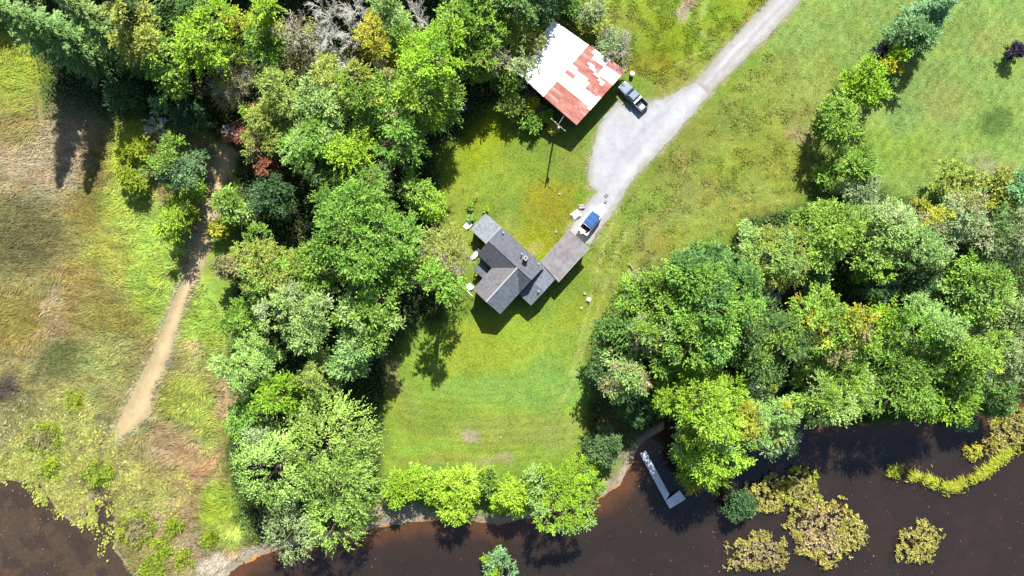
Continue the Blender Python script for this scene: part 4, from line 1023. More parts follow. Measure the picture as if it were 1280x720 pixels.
def specks():
    n = 460; px = np.concatenate([rng.uniform(440, 1290, 300), rng.uniform(-10, 150, 160)]); py = np.concatenate([rng.uniform(560, 725, 300), rng.uniform(615, 725, 160)])
    ok = np.where(px > 300, sdf(px, py, RIVER), sdf(px, py, POOL)) > 4; x = (px[ok] - 640) * K; y = (360 - py[ok]) * K; n = len(x)
    a = rng.random(n) * 6.283; D = np.stack([np.cos(a), np.sin(a), np.zeros(n)], 1); N = np.tile([0, 0, 1.0], (n, 1))
    V, F = leaf_quads(np.stack([x, y, np.full(n, WZ + .012)], 1), D, N, rng.uniform(.08, .34, n), rng.uniform(.05, .16, n)); V[:, 2] = np.maximum(V[:, 2], WZ + .006)
    stuff('floating_debris', [(V, F, palette('speck', n, rng, rng.uniform(.12, .55, n)))], 'pale specks of leaves and debris floating on the brown water', 'debris', 'leaf')
specks()
def reeds():
    line = [(1116,592),(1130,594),(1150,599),(1165,603),(1182,610),(1196,613),(1208,604),(1225,597),(1240,588),(1252,576),(1262,566)]
    n = 3400; t = rng.random(n) * (len(line) - 1.001); i = t.astype(int); f = t - i; P = np.array(line, float)
    q = P[i] * (1 - f)[:, None] + P[i + 1] * f[:, None] + rng.normal(0, 3.6, (n, 2)) * (.5 + 1.2 * f[:, None] * (1 - f[:, None]) * 2)
    keep = fbm(q[:, 0] / 7, q[:, 1] / 7, 121, 2) > .42; q = q[keep]; n = len(q)
    x = (q[:, 0] - 640) * K; y = (360 - q[:, 1]) * K
    col = palette('sedge', n, rng, np.full(n, 1.0)) * [1.25, 1.02, 1.4]
    stuff('reed_bed', [blades(x, y, rng.normal(2.1, .5, n), rng.uniform(.5, 1.5, n), rng.uniform(.05, .12, n), rng.uniform(.4, 1.0, n), rng, z=WZ - .02, colour=col)],
          'curving line of yellow-green reeds standing in the river on the right', 'reeds')
reeds()

# ------------------------------------------------------------------ building materials
def shingle(name, look, sc=1.0, warm=None):
    """asphalt shingles: courses along the local slope are a wave along z, tabs by noise"""
    m = surface_mat(name, [alb(look), alb([c * .86 for c in look]), alb(warm or [c * 1.1 for c in look])], [.9, 2.2], .01)
    nt = m.node_tree; b = nt.nodes['Principled BSDF']; tc = nt.nodes.new('ShaderNodeTexCoord')
    wv = nt.nodes.new('ShaderNodeTexWave'); wv.bands_direction = 'Z'; wv.inputs['Scale'].default_value = 3.2 * sc; wv.inputs['Distortion'].default_value = .4
    nt.links.new(tc.outputs['Object'], wv.inputs[0])
    bp = nt.nodes.new('ShaderNodeBump'); bp.inputs['Strength'].default_value = .35; bp.inputs['Distance'].default_value = .03
    nt.links.new(wv.outputs['Fac'], bp.inputs['Height']); nt.links.new(bp.outputs[0], b.inputs['Normal'])
    return m
M['shingle'] = shingle('grey_shingles', (134,139,150), warm=(144,147,155))
M['shingle_light'] = shingle('pale_grey_shingles', (184,190,198))
M['shingle_mid'] = shingle('mid_grey_shingles', (148,156,168))
M['shingle_worn'] = shingle('worn_shingles', (152,152,158), warm=(170,166,168))
M['felt'] = surface_mat('brown_grey_roofing', [alb((178,172,174)), alb((164,157,158)), alb((194,189,191))], [.5, 1.1], .01)
M['trim'] = mat('pale_metal_trim', tuple(alb((225,226,230))), .6)
M['siding'] = mat('white_siding', tuple(alb((226,226,220))), .8, noise=(1.5, .85, 1.05))
M['board'] = mat('weathered_boards', tuple(alb((130,112,98))), .9, noise=(2.5, .65, 1.2))
M['dark'] = mat('dark_recess', (.012, .012, .014), .9)
M['glass'] = mat('window_glass', (.02, .026, .03), .08, spec=.5)
M['white'] = mat('white_paint', (.78, .78, .76), .5, noise=(3, .88, 1.05))
M['concrete'] = mat('pale_concrete', tuple(alb((232,226,214))), .9, noise=(3, .8, 1.1))
M['brick'] = mat('whitewashed_brick', tuple(alb((236,232,228))), .9, noise=(8, .8, 1.1))
M['black'] = mat('black_rubber', (.018, .018, .018), .85)
M['steel'] = mat('galvanised_steel', (.35, .36, .37), .45, metal=.7, noise=(6, .7, 1.1))

def lookn(look): return tuple(alb(look))

# ------------------------------------------------------------------ the house: one thing, many parts
def house():
    O = np.array([-2.03, 4.06]); a = R_(-42.3); ca, sa = math.cos(a), math.sin(a)
    root = tag(empty('farmhouse', (O[0], O[1], 0), a), 'rambling white house with several joined grey shingle roofs in the middle of the lawn', 'house')
    def wall(name, u0, u1, v0, v1, z1, m='siding'):
        return MB().box(((u0 + u1) / 2, (v0 + v1) / 2, z1 / 2 - .15), (u1 - u0, v1 - v0, z1 + .3)).build(name, M[m], root)
    w1 = wall('wall', -3.6, 5.4, -1.1, 4.4, 3.86); w2 = wall('wall', -.25, 5.398, -5.95, -1.102, 3.86)
    w3 = wall('wall', -7.4, -3.602, 1.3, 4.4, 2.5); w4 = wall('wall', 5.402, 8.35, -1.35, 4.39, 2.95); w5 = wall('wall', 5.2, 9.0, 4.402, 11.85, 3.1)
    # gable ends
    def gable(pts, name='gable'): return MB().loft([pts, [(p[0] + (.12 if pts[0][0] == pts[1][0] else 0), p[1] + (0 if pts[0][0] == pts[1][0] else .12), p[2]) for p in pts]]).build(name, M['siding'], root)
    gable([(-3.6, -1.1, 3.862), (-3.6, 4.4, 3.862), (-3.6, 1.5, 5.6)]); gable([(5.28, -1.1, 3.862), (5.28, 4.4, 3.862), (5.28, 1.5, 5.6)])
    gable([(-.25, -5.95, 3.862), (5.39, -5.95, 3.862), (2.6, -5.95, 5.55)]); gable([(8.23, -1.35, 2.952), (8.23, 4.39, 2.952), (8.23, 1.5, 3.7)])
    t = .16
    # main gable roof
    MB().slab([(-3.95, 1.47, 5.9), (5.75, 1.47, 5.9), (5.82, 4.78, 4.0), (-3.98, 4.78, 4.0)], t).build('roof', M['shingle'], root)
    r2 = MB().slab([(-3.95, 1.45, 5.9), (2.6, 1.45, 5.9), (-.55, -1.45, 4.03), (-3.98, -1.42, 4.03)], t).build('roof', M['shingle'], root)
    r2['label'] = 'purplish grey roof slope on the side facing the trees'
    MB().slab([(2.62, 1.45, 5.9), (5.75, 1.45, 5.9), (5.75, -1.42, 4.04)], t).build('roof', M['shingle'], root)
    # cross gable
    r3 = MB().slab([(2.595, 1.45, 5.9), (-.56, -1.45, 4.03), (-.55, -6.25, 4.03), (2.595, -6.25, 5.9)], t).build('roof', M['shingle_worn'], root)
    r3['label'] = 'streaked brownish roof slope with worn courses'
    MB().slab([(2.605, 1.45, 5.9), (2.605, -6.25, 5.9), (5.75, -6.25, 4.03), (5.75, -1.44, 4.03)], t).build('roof', M['shingle_mid'], root)
    MB().box((2.6, -2.4, 5.915), (.24, 7.7, .05)).build('ridge_cap', M['trim'], root)
    MB().box((.9, 1.46, 5.90), (9.6, .07, .05)).build('ridge_cap', M['black'], root)
    # lower wings
    MB().slab([(-7.75, .95, 2.66), (-7.75, 4.75, 2.66), (-4.02, 4.8, 3.3), (-4.02, .93, 3.3)], t).build('roof', M['shingle_light'], root)['label'] = 'pale grey low roof of the end wing'
    MB().box((-4.12, 2.86, 3.32), (.24, 3.9, .06)).build('flashing', M['trim'], root)
    MB().slab([(5.86, 1.53, 3.85), (8.68, 1.53, 3.85), (8.65, 4.7, 3.1), (5.86, 4.74, 3.1)], .12).build('roof', M['shingle_mid'], root)
    MB().slab([(5.86, 1.51, 3.85), (8.68, 1.51, 3.85), (8.65, -1.66, 3.1), (5.86, -1.64, 3.1)], .12).build('roof', M['shingle_mid'], root)
    # garage
    MB().slab([(4.86, 12.15, 3.28), (9.36, 12.15, 3.36), (9.38, 4.44, 3.36), (4.86, 4.9, 3.28)], .14).build('garage_roof', M['felt'], root)
    MB().box((9.40, 8.3, 3.33), (.07, 7.8, .17)).box((7.1, 12.19, 3.3), (4.6, .07, .17)).box((4.82, 8.5, 3.26), (.07, 7.3, .17)).build('fascia', M['trim'], root)
    gd = MB().box((7.1, 11.87, 1.2), (3.0, .08, 2.4)).build('garage_door', M['white'], root)
    # porch roof in the corner
    MB().slab([(-2.8, -1.12, 2.75), (-.27, -1.12, 2.75), (-.27, -3.75, 2.35), (-2.8, -3.75, 2.35)], .1).build('porch_roof', M['shingle_mid'], root)
    MB().tube([(-2.65, -3.6, -.2), (-2.65, -3.6, 2.3)], .07).build('porch_post', M['white'], root)
    # steps and small landings on the side facing the trees
    for (px, py, du, dv, h) in ((585.5, 281, 1.0, 1.1, .35), (595.5, 317, .8, 1.9, .45), (588, 358, 1.1, .7, .35)):
        p = W(px, py, h) - O; u = p[0] * ca + p[1] * sa; v = -p[0] * sa + p[1] * ca
        MB().box((u, v, h / 2 - .1), (du, dv, h + .2), bev=.03).box((u - .1, v - dv / 2 - .15, h / 4 - .1), (du * .8, .3, h / 2 + .2), bev=.02).build('porch_step', M['white'], root)
    p = W(587.5, 367, .9) - O; u = p[0] * ca + p[1] * sa; v = -p[0] * sa + p[1] * ca
    MB().tube([(u - .7, v, .9), (u + .7, v, .9)], .04).tube([(u - .7, v, -.1), (u - .7, v, .9)], .035).tube([(u + .7, v, -.1), (u + .7, v, .9)], .035).build('handrail', M['white'], root)
    # chimney and vents
    c = MB().box((2.55, 3.55, 5.35), (.62, .62, 1.9), bev=.02).build('chimney', M['brick'], root)
    MB().box((2.55, 3.55, 6.33), (.74, .74, .1)).build('cap', M['concrete'], c); MB().box((2.55, 3.55, 6.385), (.3, .3, .02)).build('flue', M['dark'], c)
    for u, v, z, hh in ((1.6, 3.7, 5.0, .75), (-3.1, 4.3, 4.35, .4), (7.9, 1.0, 3.8, .35), (4.8, 4.4, 4.2, .3)):
        MB().lathe((u, v, z - .3), [(.10, 0), (.10, hh + .3), (.16, hh + .3), (.16, hh + .38)], 10).build('roof_vent', M['trim'], root)
    # windows and door
    def win(u, v, z, w_, h_, alongu):
        d = (w_, .1, h_) if alongu else (.1, w_, h_); f = MB().box((u, v, z), d).build('window', M['white'], root)
        MB().box((u, v, z), (w_ - .16, .13, h_ - .16) if alongu else (.13, w_ - .16, h_ - .16)).build('pane', M['glass'], f)
    for q in ((1.2, -5.97, 2.2, 1.0, 1.3, True), (3.9, -5.97, 2.2, 1.0, 1.3, True), (2.6, -5.97, 4.6, .7, .8, True), (5.42, -3.6, 2.1, 1.0, 1.3, False), (-3.62, 0, 2.6, .9, 1.2, False),
              (-1.5, 4.42, 2.1, 1.0, 1.3, True), (2.2, 4.42, 2.1, 1.2, 1.3, True), (8.37, 1.5, 1.7, .9, 1.1, False), (-5.6, 1.28, 1.5, .8, .9, True)): win(*q)
    d = MB().box((-1.8, -1.13, 1.15), (.95, .09, 2.1)).build('door', M['board'], root); MB().box((-1.45, -1.2, 1.1), (.06, .06, .14)).build('handle', M['steel'], d)
house()

# ------------------------------------------------------------------ the barn with the patchwork metal roof
def barn():
    c = W(713, 89, 4.5); root = tag(empty('barn', (c[0], c[1], 0)), 'barn with a white metal roof patched in rust-red sheets beside the gravel drive', 'barn')
    he, hr = 4.0, 5.5
    q = lambda x, y, h: Vector((*(W(630 + x / 3.6, 10 + y / 3.6, h) - c), h))
    N_, E_, S_, Wc = q(222, 54, he), q(549, 281, he), q(327, 527, he), q(45, 277, he)
    RN, RS = q(380, 166, hr), q(177, 398, hr)
    wp = [Vector((p.x * .955, p.y * .955, 0)) for p in (N_, E_, S_, Wc)]
    MB().prism(wp, -.3, he - .12).build('wall', M['board'], root)
    for A, B, Rr in ((wp[0], wp[1], RN), (wp[3], wp[2], RS)):
        r = Vector((Rr.x * .955, Rr.y * .955, hr - .16))
        o = Vector((0, 0, he - .118)); inn = (Vector((0, 0, 0)) - (A + B) / 2).normalized() * .12
        MB().loft([[A + o, B + o, r], [A + o + inn, B + o + inn, r + inn]]).build('gable', M['board'], root)
    rust = [[(375,134),(436,184),(398,228),(450,268),(412,312),(338,290),(298,228)], [(268,190),(282,178),(306,205),(318,176),(332,190),(302,218)], [(214,308),(388,447),(330,532),(155,384)],
            [(158,287),(182,260),(205,280),(222,258),(243,280),(216,312),(200,322)], [(258,272),(272,260),(320,308),(308,322)], [(398,285),(480,345),(440,408),(366,366)], [(488,230),(552,282),(525,308),(462,262)],
            [(340,262),(370,285),(395,330),(350,300)]]
    white = [[(372,252),(385,240),(420,285),(408,296)], [(446,268),(462,262),(530,305),(510,325)], [(398,205),(425,188),(488,232),(462,262),(446,266)], [(236,290),(258,272),(420,410),(390,446)], [(400,286),(430,305),(450,340),(440,345)]]
    def isin(p, polys): return any(bool(inside(np.array([p[0]]), np.array([p[1]]), pl)[0]) for pl in polys)
    R = random.Random(4)
    me_v, me_f, me_c = [], [], []
    def panel(a, b, c_, d, col, lift):
        """one corrugated sheet: two faces meeting on a raised rib"""
        up = Vector((0, 0, lift)); i = len(me_v); m0 = (a + b) / 2 + up; m1 = (c_ + d) / 2 + up
        me_v.extend([a, m0, b, c_, m1, d])
        for f in ((0, 1, 4, 5), (1, 2, 3, 4)): me_f.append([i + k for k in f]); me_c.append(col)
    whites = [(236,236,238), (246,246,246), (226,228,232), (240,238,236)]; rusts = [(240,158,140), (246,172,154), (232,146,130), (250,192,174), (238,162,140), (226,142,132), (238,160,148)]
    def slope(e0, e1, r0, r1, ncol, rows, rusty, name):
        me_v.clear(); me_f.clear(); me_c.clear(); tone = rusts[0]
        for ci in range(ncol):
            f0, f1 = ci / ncol, (ci + 1) / ncol
            for ri in range(rows):
                s0, s1 = ri / rows, (ri + 1) / rows
                P = lambda f, s: (r0.lerp(r1, f)).lerp(e0.lerp(e1, f), s)
                mid = P((f0 + f1) / 2, (s0 + s1) / 2); 
                px = (640 + (mid.x + c[0]) / (K * (CAMH - mid.z) / CAMH) - 630) * 3.6; py = (360 - (mid.y + c[1]) / (K * (CAMH - mid.z) / CAMH) - 10) * 3.6
                jx = 10 * (vnoise(np.array([ci * 1.7]), np.array([ri // 3 * 1.3]), 9)[0] - .5); px += jx; py += jx
                red = rusty and isin((px, py), rust) and not isin((px, py), white)
                fade = vnoise(np.array([ci * .9]), np.array([ri * .22]), 7)[0]
                if ri % 4 == 0 or ri == 0: tone = R.choice(rusts)
                look = (tone if fade > .2 else R.choice(rusts)) if red else R.choice(whites)
                j = R.uniform(.93, 1.07); col = alb([min(255, v * j) for v in look]) * np.array([1.12, 1.14, 1.16]) if red else np.array([.62, .62, .62]) * R.uniform(.88, 1.08)
                panel(P(f0, s0), P(f1, s0), P(f1, s1), P(f0, s1), col, .035)
        V = np.array([tuple(v) for v in me_v]); me = np_mesh(name, V, np.array(me_f), np.array(me_c), M['tin'])
        bm = bmesh.new(); bm.from_mesh(me); bmesh.ops.recalc_face_normals(bm, faces=bm.faces[:]); bm.to_mesh(me); bm.free()
        return link(name, me, root)
    MB().slab([RN - Vector((0, 0, .03)), N_ - Vector((0, 0, .03)), Wc - Vector((0, 0, .03)), RS - Vector((0, 0, .03))], .1).build('roof_deck', M['board'], root)
    MB().slab([RN - Vector((0, 0, .03)), E_ - Vector((0, 0, .03)), S_ - Vector((0, 0, .03)), RS - Vector((0, 0, .03))], .1).build('roof_deck', M['board'], root)
    slope(N_, Wc, RN, RS, 24, 2, False, 'roof_slope')['label'] = 'white roof slope on the side of the wood'
    slope(E_, S_, RN, RS, 30, 12, True, 'roof_slope')['label'] = 'rust-red and white patchwork roof slope facing the drive'
    d = (RS - RN).normalized()
    MB().tube([RN + Vector((0, 0, .04)) - d * .05, RS + Vector((0, 0, .04)) + d * .05], .09, 6).build('ridge_cap', M['white'], root)
    m = (wp[1] + wp[2]) / 2; ang = math.atan2(wp[2].y - wp[1].y, wp[2].x - wp[1].x); off = Vector((math.sin(ang), -math.cos(ang), 0)); off = off if off.dot(m) > 0 else -off
    dd = MB().box((m + off * .06 + Vector((0, 0, 1.5))), (3.4, .08, 3.0), rz=ang).build('sliding_door', M['board'], root)
    MB().box((m + off * .1 + Vector((0, 0, 3.08))), (6.5, .1, .12), rz=ang).build('door_track', M['steel'], root)
    k = m + off * .13 + Vector((math.cos(ang), math.sin(ang), 0)) * 1.4 + Vector((0, 0, 1.2)); MB().box(k, (.08, .06, .4), rz=ang).build('handle', M['steel'], dd)
M['tin'] = attr_mat('corrugated_roof_sheet', fine=[(1.1, .86, 1.12, (1, 1, 1)), (5, .85, 1.12, (1, 1, 1))], rough=.55)
barn()

# ------------------------------------------------------------------ pickup
def axis_angle(p0, p1): return math.atan2(-(p1[1] - p0[1]), p1[0] - p0[0])
def pickup():
    rz = axis_angle((806, 135.5), (777.5, 105.5)); c = W(791.8, 120.2, 1.0)
    root = tag(empty('pickup_truck', (c[0], c[1], .03), rz), 'dark blue-grey pickup truck with an open bed parked between the barn and the gravel', 'truck')
    paint = mat('blue_grey_car_paint', lookn((168,190,216)), .28, metal=.0, spec=.5, coat=.6); L = 5.75; Wd = 1.92
    # lower body: lofted sections (x, half width, z low, z high)
    def sec(x, hw, z0, z1, r=.12): return [(x, -hw, z0), (x, hw, z0), (x, hw, z1 - r), (x, hw - r, z1), (x, -hw + r, z1), (x, -hw, z1 - r)]
    MB().loft([sec(2.85, .72, .45, .88, .16), sec(2.72, .88, .40, 1.0), sec(2.2, .95, .38, 1.08), sec(1.2, .96, .36, 1.14), sec(-.72, .96, .36, 1.14)]).build('body', paint, root)
    MB().box((1.95, 0, 1.10), (1.35, 1.35, .08), bev=.035, ry=.06).build('hood', paint, root)
    MB().loft([[(1.15, -.88, 1.13), (1.15, .88, 1.13), (-.74, .9, 1.13), (-.74, -.9, 1.13)], [(.62, -.76, 1.66), (.62, .76, 1.66), (-.60, .77, 1.68), (-.60, -.77, 1.68)], [(.42, -.70, 1.76), (.42, .70, 1.76), (-.52, .70, 1.78), (-.52, -.70, 1.78)]]).build('cab', paint, root)
    g = M['glass']
    MB().slab([(1.155, -.80, 1.18), (1.155, .80, 1.18), (.645, .70, 1.67), (.645, -.70, 1.67)], .03).build('windshield', g, root)
    MB().slab([(-.755, .78, 1.2), (-.755, -.78, 1.2), (-.625, -.70, 1.64), (-.625, .70, 1.64)], .03).build('rear_window', g, root)
    for s in (-1, 1):
        MB().loft([[(.98, s * .872, 1.2), (-.66, s * .892, 1.2), (-.58, s * .795, 1.62), (.58, s * .785, 1.62)], [(.98, s * .902, 1.2), (-.66, s * .922, 1.2), (-.58, s * .812, 1.62), (.58, s * .802, 1.62)]]).build('side_window', g, root)
        m = MB().box((.95, s * 1.06, 1.22), (.16, .24, .18), bev=.04).build('mirror', M['black'], root)
        MB().box((2.80, s * .66, .78), (.12, .34, .2), bev=.04).build('headlight', mat('headlamp_glass', (.7, .72, .74), .15), root)
        MB().box((-2.86, s * .84, .88), (.06, .16, .36)).build('taillight', mat('red_lamp', (.35, .02, .02), .3), root)
        MB().box((-1.8, s * .91, .80), (2.1, .1, .72), bev=.03).build('bed_wall', paint, root)
    MB().box((-1.8, 0, .52), (2.1, 1.76, .12)).build('bed_floor', mat('bed_liner', (.03, .032, .036), .8, noise=(8, .7, 1.3)), root)
    MB().box((-2.84, 0, .82), (.08, 1.78, .66), bev=.02).build('tailgate', paint, root)
    MB().box((-.98, 0, 1.12), (.42, 1.74, .30), bev=.04).build('toolbox', M['steel'], root)
    MB().box((2.9, 0, .55), (.14, 1.78, .22), bev=.05).build('bumper', M['steel'], root); MB().box((-2.96, 0, .5), (.16, 1.7, .2), bev=.04).build('bumper', M['steel'], root)
    MB().box((2.86, 0, .76), (.06, .86, .2)).build('grille', M['black'], root)
    for x in (1.85, -1.75):
        for s in (-1, 1):
            wl = MB().lathe((x, s * .86 , .37), [(.27, -.11), (.36, -.10), (.37, 0), (.36, .10), (.27, .11)], 20, 'Y').build('wheel', M['black'], root)
            MB().lathe((x, s * .875, .37), [(.06, -.11), (.23, -.105), (.23, .105), (.06, .11)], 14, 'Y').build('rim', M['steel'], wl)
    b = c + np.array([math.cos(rz), math.sin(rz)]) * -2.35 + np.array([-math.sin(rz), math.cos(rz)]) * .25
    t = tag(empty('storage_bin', (b[0], b[1], .62), rz), 'white plastic bin at the back of the pickup bed', 'bin')
    MB().box((0, 0, .24), (.56, .74, .46), bev=.04, taper=(1.08, 1.08)).build('box', M['white'], t); MB().box((0, 0, .50), (.64, .82, .06), bev=.02).build('lid', M['white'], t)
pickup()

# ------------------------------------------------------------------ boat on its trailer
def boat():
    rz = axis_angle((724.5, 292.5), (754.4, 254.4)); c = W(739.5, 274.5, 1.1)
    gel = mat('white_gelcoat', (.80, .80, .79), .25, spec=.5, coat=.3)
    tr = tag(empty('boat_trailer', (c[0], c[1], .03), rz), 'steel boat trailer carrying the white motorboat, its tongue pointing up the drive', 'trailer')
    MB().tube([(-2.6, -.75, .5), (2.2, -.62, .5), (3.9, 0, .48)], .05).tube([(-2.6, .75, .5), (2.2, .62, .5), (3.9, 0, .48)], .05).tube([(-2.2, -.75, .5), (-2.2, .75, .5)], .04).tube([(.6, -.66, .5), (.6, .66, .5)], .04).build('frame', M['steel'], tr)
    MB().tube([(3.7, 0, .48), (4.75, 0, .46)], .055).build('tongue', M['steel'], tr)
    MB().tube([(3.75, 0, .5), (3.72, 0, 1.25)], .05).box((3.7, 0, 1.2), (.22, .3, .16)).build('winch_post', M['black'], tr)
    MB().tube([(4.4, .14, .03), (4.4, .14, .75)], .035).lathe((4.4, .14, .03), [(.09, -.03), (.09, .03)], 10, 'Y').build('jack', M['steel'], tr)
    for s in (-1, 1):
        wl = MB().lathe((-.9, s * .98, .32), [(.2, -.10), (.31, -.09), (.32, 0), (.31, .09), (.2, .10)], 18, 'Y').build('wheel', M['black'], tr)
        MB().lathe((-.9, s * .99, .32), [(.05, -.10), (.17, -.095), (.17, .095), (.05, .10)], 12, 'Y').build('rim', M['white'], wl)
        MB().box((-.9, s * .98, .69), (.8, .26, .05), bev=.02).build('fender', M['steel'], tr)
    root = tag(empty('motorboat', (c[0], c[1], .03), rz), 'white motorboat with a blue canopy parked on its trailer beside the garage', 'boat')
    st = [(-2.75, 1.06, 1.30), (-1.5, 1.12, 1.32), (0, 1.13, 1.38), (1.2, 1.02, 1.45), (2.2, .72, 1.52), (2.9, .40, 1.58), (3.35, .10, 1.62)]
    secs = []
    for x, hw, zs in st:
        k = .58 + .30 * max(0, x) / 3.4
        secs.append([(x, -hw, zs), (x, -hw * .86, k + .34), (x, 0, k), (x, hw * .86, k + .34), (x, hw, zs)])
    h = MB().loft(secs, closed=False, caps=False)
    h.face(secs[0]); h.build('hull', gel, root)
    # decks: side gunwales and the long foredeck
    dk = MB(); fore = [s for s in st if s[0] >= 1.2]
    dk.loft([[(x, -hw, zs + .01), (x, 0, zs + .12), (x, hw, zs + .01)] for x, hw, zs in [(.7, 1.08, 1.42)] + fore], closed=False, caps=False)
    for s in (-1, 1): dk.loft([[(x, s * hw, zs + .01), (x, s * (hw - .2), zs + .03)] for x, hw, zs in [st[0], st[1], st[2], (.7, 1.08, 1.42)]], closed=False, caps=False)
    dk.loft([[(-2.75, -1.06, 1.31), (-2.75, 1.06, 1.31)], [(-2.45, -1.06, 1.31), (-2.45, 1.06, 1.31)]], closed=False, caps=False)
    dk.build('deck', gel, root)
    MB().box((-.9, 0, .98), (3.2, 1.7, .06)).build('cockpit_floor', mat('dark_red_carpet', (.05, .018, .02), .95, noise=(6, .6, 1.2)), root)
    sm = mat('red_vinyl', lookn((150,70,74)), .5)
    for s in (-1, 1):
        MB().box((-1.95, s * .46, 1.2), (.5, .5, .12), bev=.04).box((-2.2, s * .46, 1.4), (.1, .5, .42), bev=.03).build('seat', sm, root)
    MB().box((-2.4, .2, 1.42), (.22, 1.3, .2), bev=.05).build('rear_bench', M['white'], root)
    cv = mat('blue_canvas', lookn((74,132,206)), .85, noise=(3, .86, 1.1))
    xs = [-1.55, -1.2, -.8, -.35, .1, .55, 1.0, 1.3]; secs = []
    for i, x in enumerate(xs):
        sag = .05 if i in (1, 3, 5) else 0; e = .16 if i in (0, 7) else 0
        secs.append([(x, y * (.93 if x > .8 else 1), 2.02 + .10 * (1 - (y / .93) ** 2) - sag - e - (.2 if abs(y) > .9 else 0)) for y in (-.95, -.88, -.6, -.2, .2, .6, .88, .95)])
    MB().loft(secs, closed=False, caps=False).build('canopy', cv, root)
    fr = MB()
    for x in (-1.5, -.35, 1.2): fr.tube([(x + .1, -1.02, 1.36), (x, -.9, 1.95), (x, 0, 2.03), (x, .9, 1.95), (x + .1, 1.02, 1.36)], .02, 5)
    fr.build('canopy_frame', M['steel'], root)
    MB().slab([(1.25, -.8, 1.5), (1.25, .8, 1.5), (.95, .78, 1.86), (.95, -.78, 1.86)], .02).build('windshield', M['glass'], root)
    MB().box((-2.9, 0, 1.22), (.34, .42, .62), bev=.1).box((-2.95, 0, .75), (.16, .12, .7)).build('outboard_motor', M['white'], root)
    rl = MB(); rl.tube([(1.9, -.76, 1.52), (2.0, -.7, 1.78), (3.0, -.3, 1.9), (3.2, 0, 1.92), (3.0, .3, 1.9), (2.0, .7, 1.78), (1.9, .76, 1.52)], .018, 5); rl.build('bow_rail', M['steel'], root)
boat()

# ------------------------------------------------------------------ dock
def dock():
    c = W(836, 620, 0); root = tag(empty('dock', (c[0], c[1], WZ)), 'grey L-shaped wooden dock reaching into the river under the trees', 'dock')
    q = lambda x, y: W(760 + x / 6.857, 540 + y / 6.857, .2) - c
    A0, A1, B0, B1 = q(272, 186), q(321, 156), q(530, 658), q(526, 535)
    C0, C1 = q(530, 658), q(668, 574); D1 = q(640, 541)
    zt = .55
    def planks(P00, P10, P01, P11, n):
        for i in range(n):
            a, b = (i + .02) / n, (i + .96) / n
            L = lambda f, P, Q: P + (Q - P) * f
            p = [L(a, P00, P01), L(a, P10, P11), L(b, P10, P11), L(b, P00, P01)]
            z = zt + random.uniform(-.006, .006); d.slab([(*k, z) for k in p], .05)
    d = MB(); corner = q(492, 592)
    planks(A0, A1, corner, B1, 62); d.build('walkway', M['dockwood'], root)
    d = MB(); planks(corner, B0, q(612, 500), C1, 19)
    # the foot runs square to the walkway
    d.build('end_platform', M['dockwood'], root)
    fr = MB()
    for P, Q in ((A0, corner), (A1, B1), (B0, C1)):
        fr.tube([(*P, zt - .16), (*Q, zt - .16)], .07, 4)
    fr.build('frame', M['board'], root)
    for P in (A0, A1, (A0 + corner) / 2, (A1 + B1) / 2, corner, B0, C1, q(600, 510)):
        MB().tube([(*P, -1.8), (*P, zt - .06)], .075, 8).build('post', M['board'], root)
    b = W(845.3, 627.5, .3); t = tag(empty('bucket', (b[0], b[1], WZ + zt + .008)), 'small white bucket standing at the end of the dock', 'bucket')
    MB().lathe((0, 0, 0), [(.13, 0), (.17, .34), (.15, .34), (.12, .03)], 16).build('pail', M['white'], t); MB().tube([(-.17, 0, .33), (-.1, .1, .44), (.1, .1, .44), (.17, 0, .33)], .012, 5).build('handle', M['steel'], t)
M['dockwood'] = mat('silvered_planks', (.42, .45, .50), .9, noise=(3, .75, 1.15))
dock()

# ------------------------------------------------------------------ utility pole, tub and the small things about the yard
def pole():
    b = W(692.5, 172); root = tag(empty('utility_pole', (b[0], b[1], 0)), 'wooden utility pole with a pale crossarm standing by the lower barn corner', 'utility pole')
    H = 9.2; MB().tube([(0, 0, -.4), (0, 0, H)], [.17, .11], 10).build('post', M['bark'], root)
    h = 8.8; p = lambda x, y: W(x, y, h) - b
    e0, e1 = p(687.8, 149.2), p(705.8, 165.2); m = p(697.4, 155.8); e0 = e0 - (e0 + e1) / 2; e1 = -e0
    n = np.array([-(e1 - e0)[1], (e1 - e0)[0]]); n /= np.linalg.norm(n); n *= .18
    MB().tube([(*(e0 + n), h), (*(e1 + n), h)], .055, 4).build('crossarm', mat('old_crossarm', (.17, .155, .14), .95, noise=(4, .7, 1.2)), root)
    for f in (-.92, -.4, .4, .92): MB().lathe((*(e1 * f + n), h + .05), [(.03, 0), (.06, .08), (.04, .16), (.05, .22)], 8).build('insulator', M['white'], root)
    MB().lathe((.26, -.12, 7.4), [(.19, 0), (.2, .5), (.2, .75), (.1, .82)], 14).build('transformer', M['steel'], root)
    a = (*(n * .5), 8.6); z = W(704.8, 144.8, 4.3) - b
    MB().tube([a, (z[0] * .5, z[1] * .5, 6.2), (*z, 4.3)], .025, 5).build('service_wire', M['trim'], root)
pole()
def tub():
    p = W(653.5, 136, .7); root = tag(empty('round_tub', (p[0], p[1], 0)), 'round tub with a pale blue rim and dark water among the shrubs', 'tub')
    MB().lathe((0, 0, -.1), [(.88, 0), (1.0, .85), (1.0, .9), (.86, .9), (.84, .62), (.02, .6)], 28).build('basin', mat('pale_blue_plastic', lookn((196,226,240)), .4), root)
    MB().lathe((0, 0, .50), [(.83, 0), (.83, .1), (.01, .1)], 24).build('water_surface', mat('dark_tub_water', (.012, .018, .028), .05, spec=.5), root)
tub()
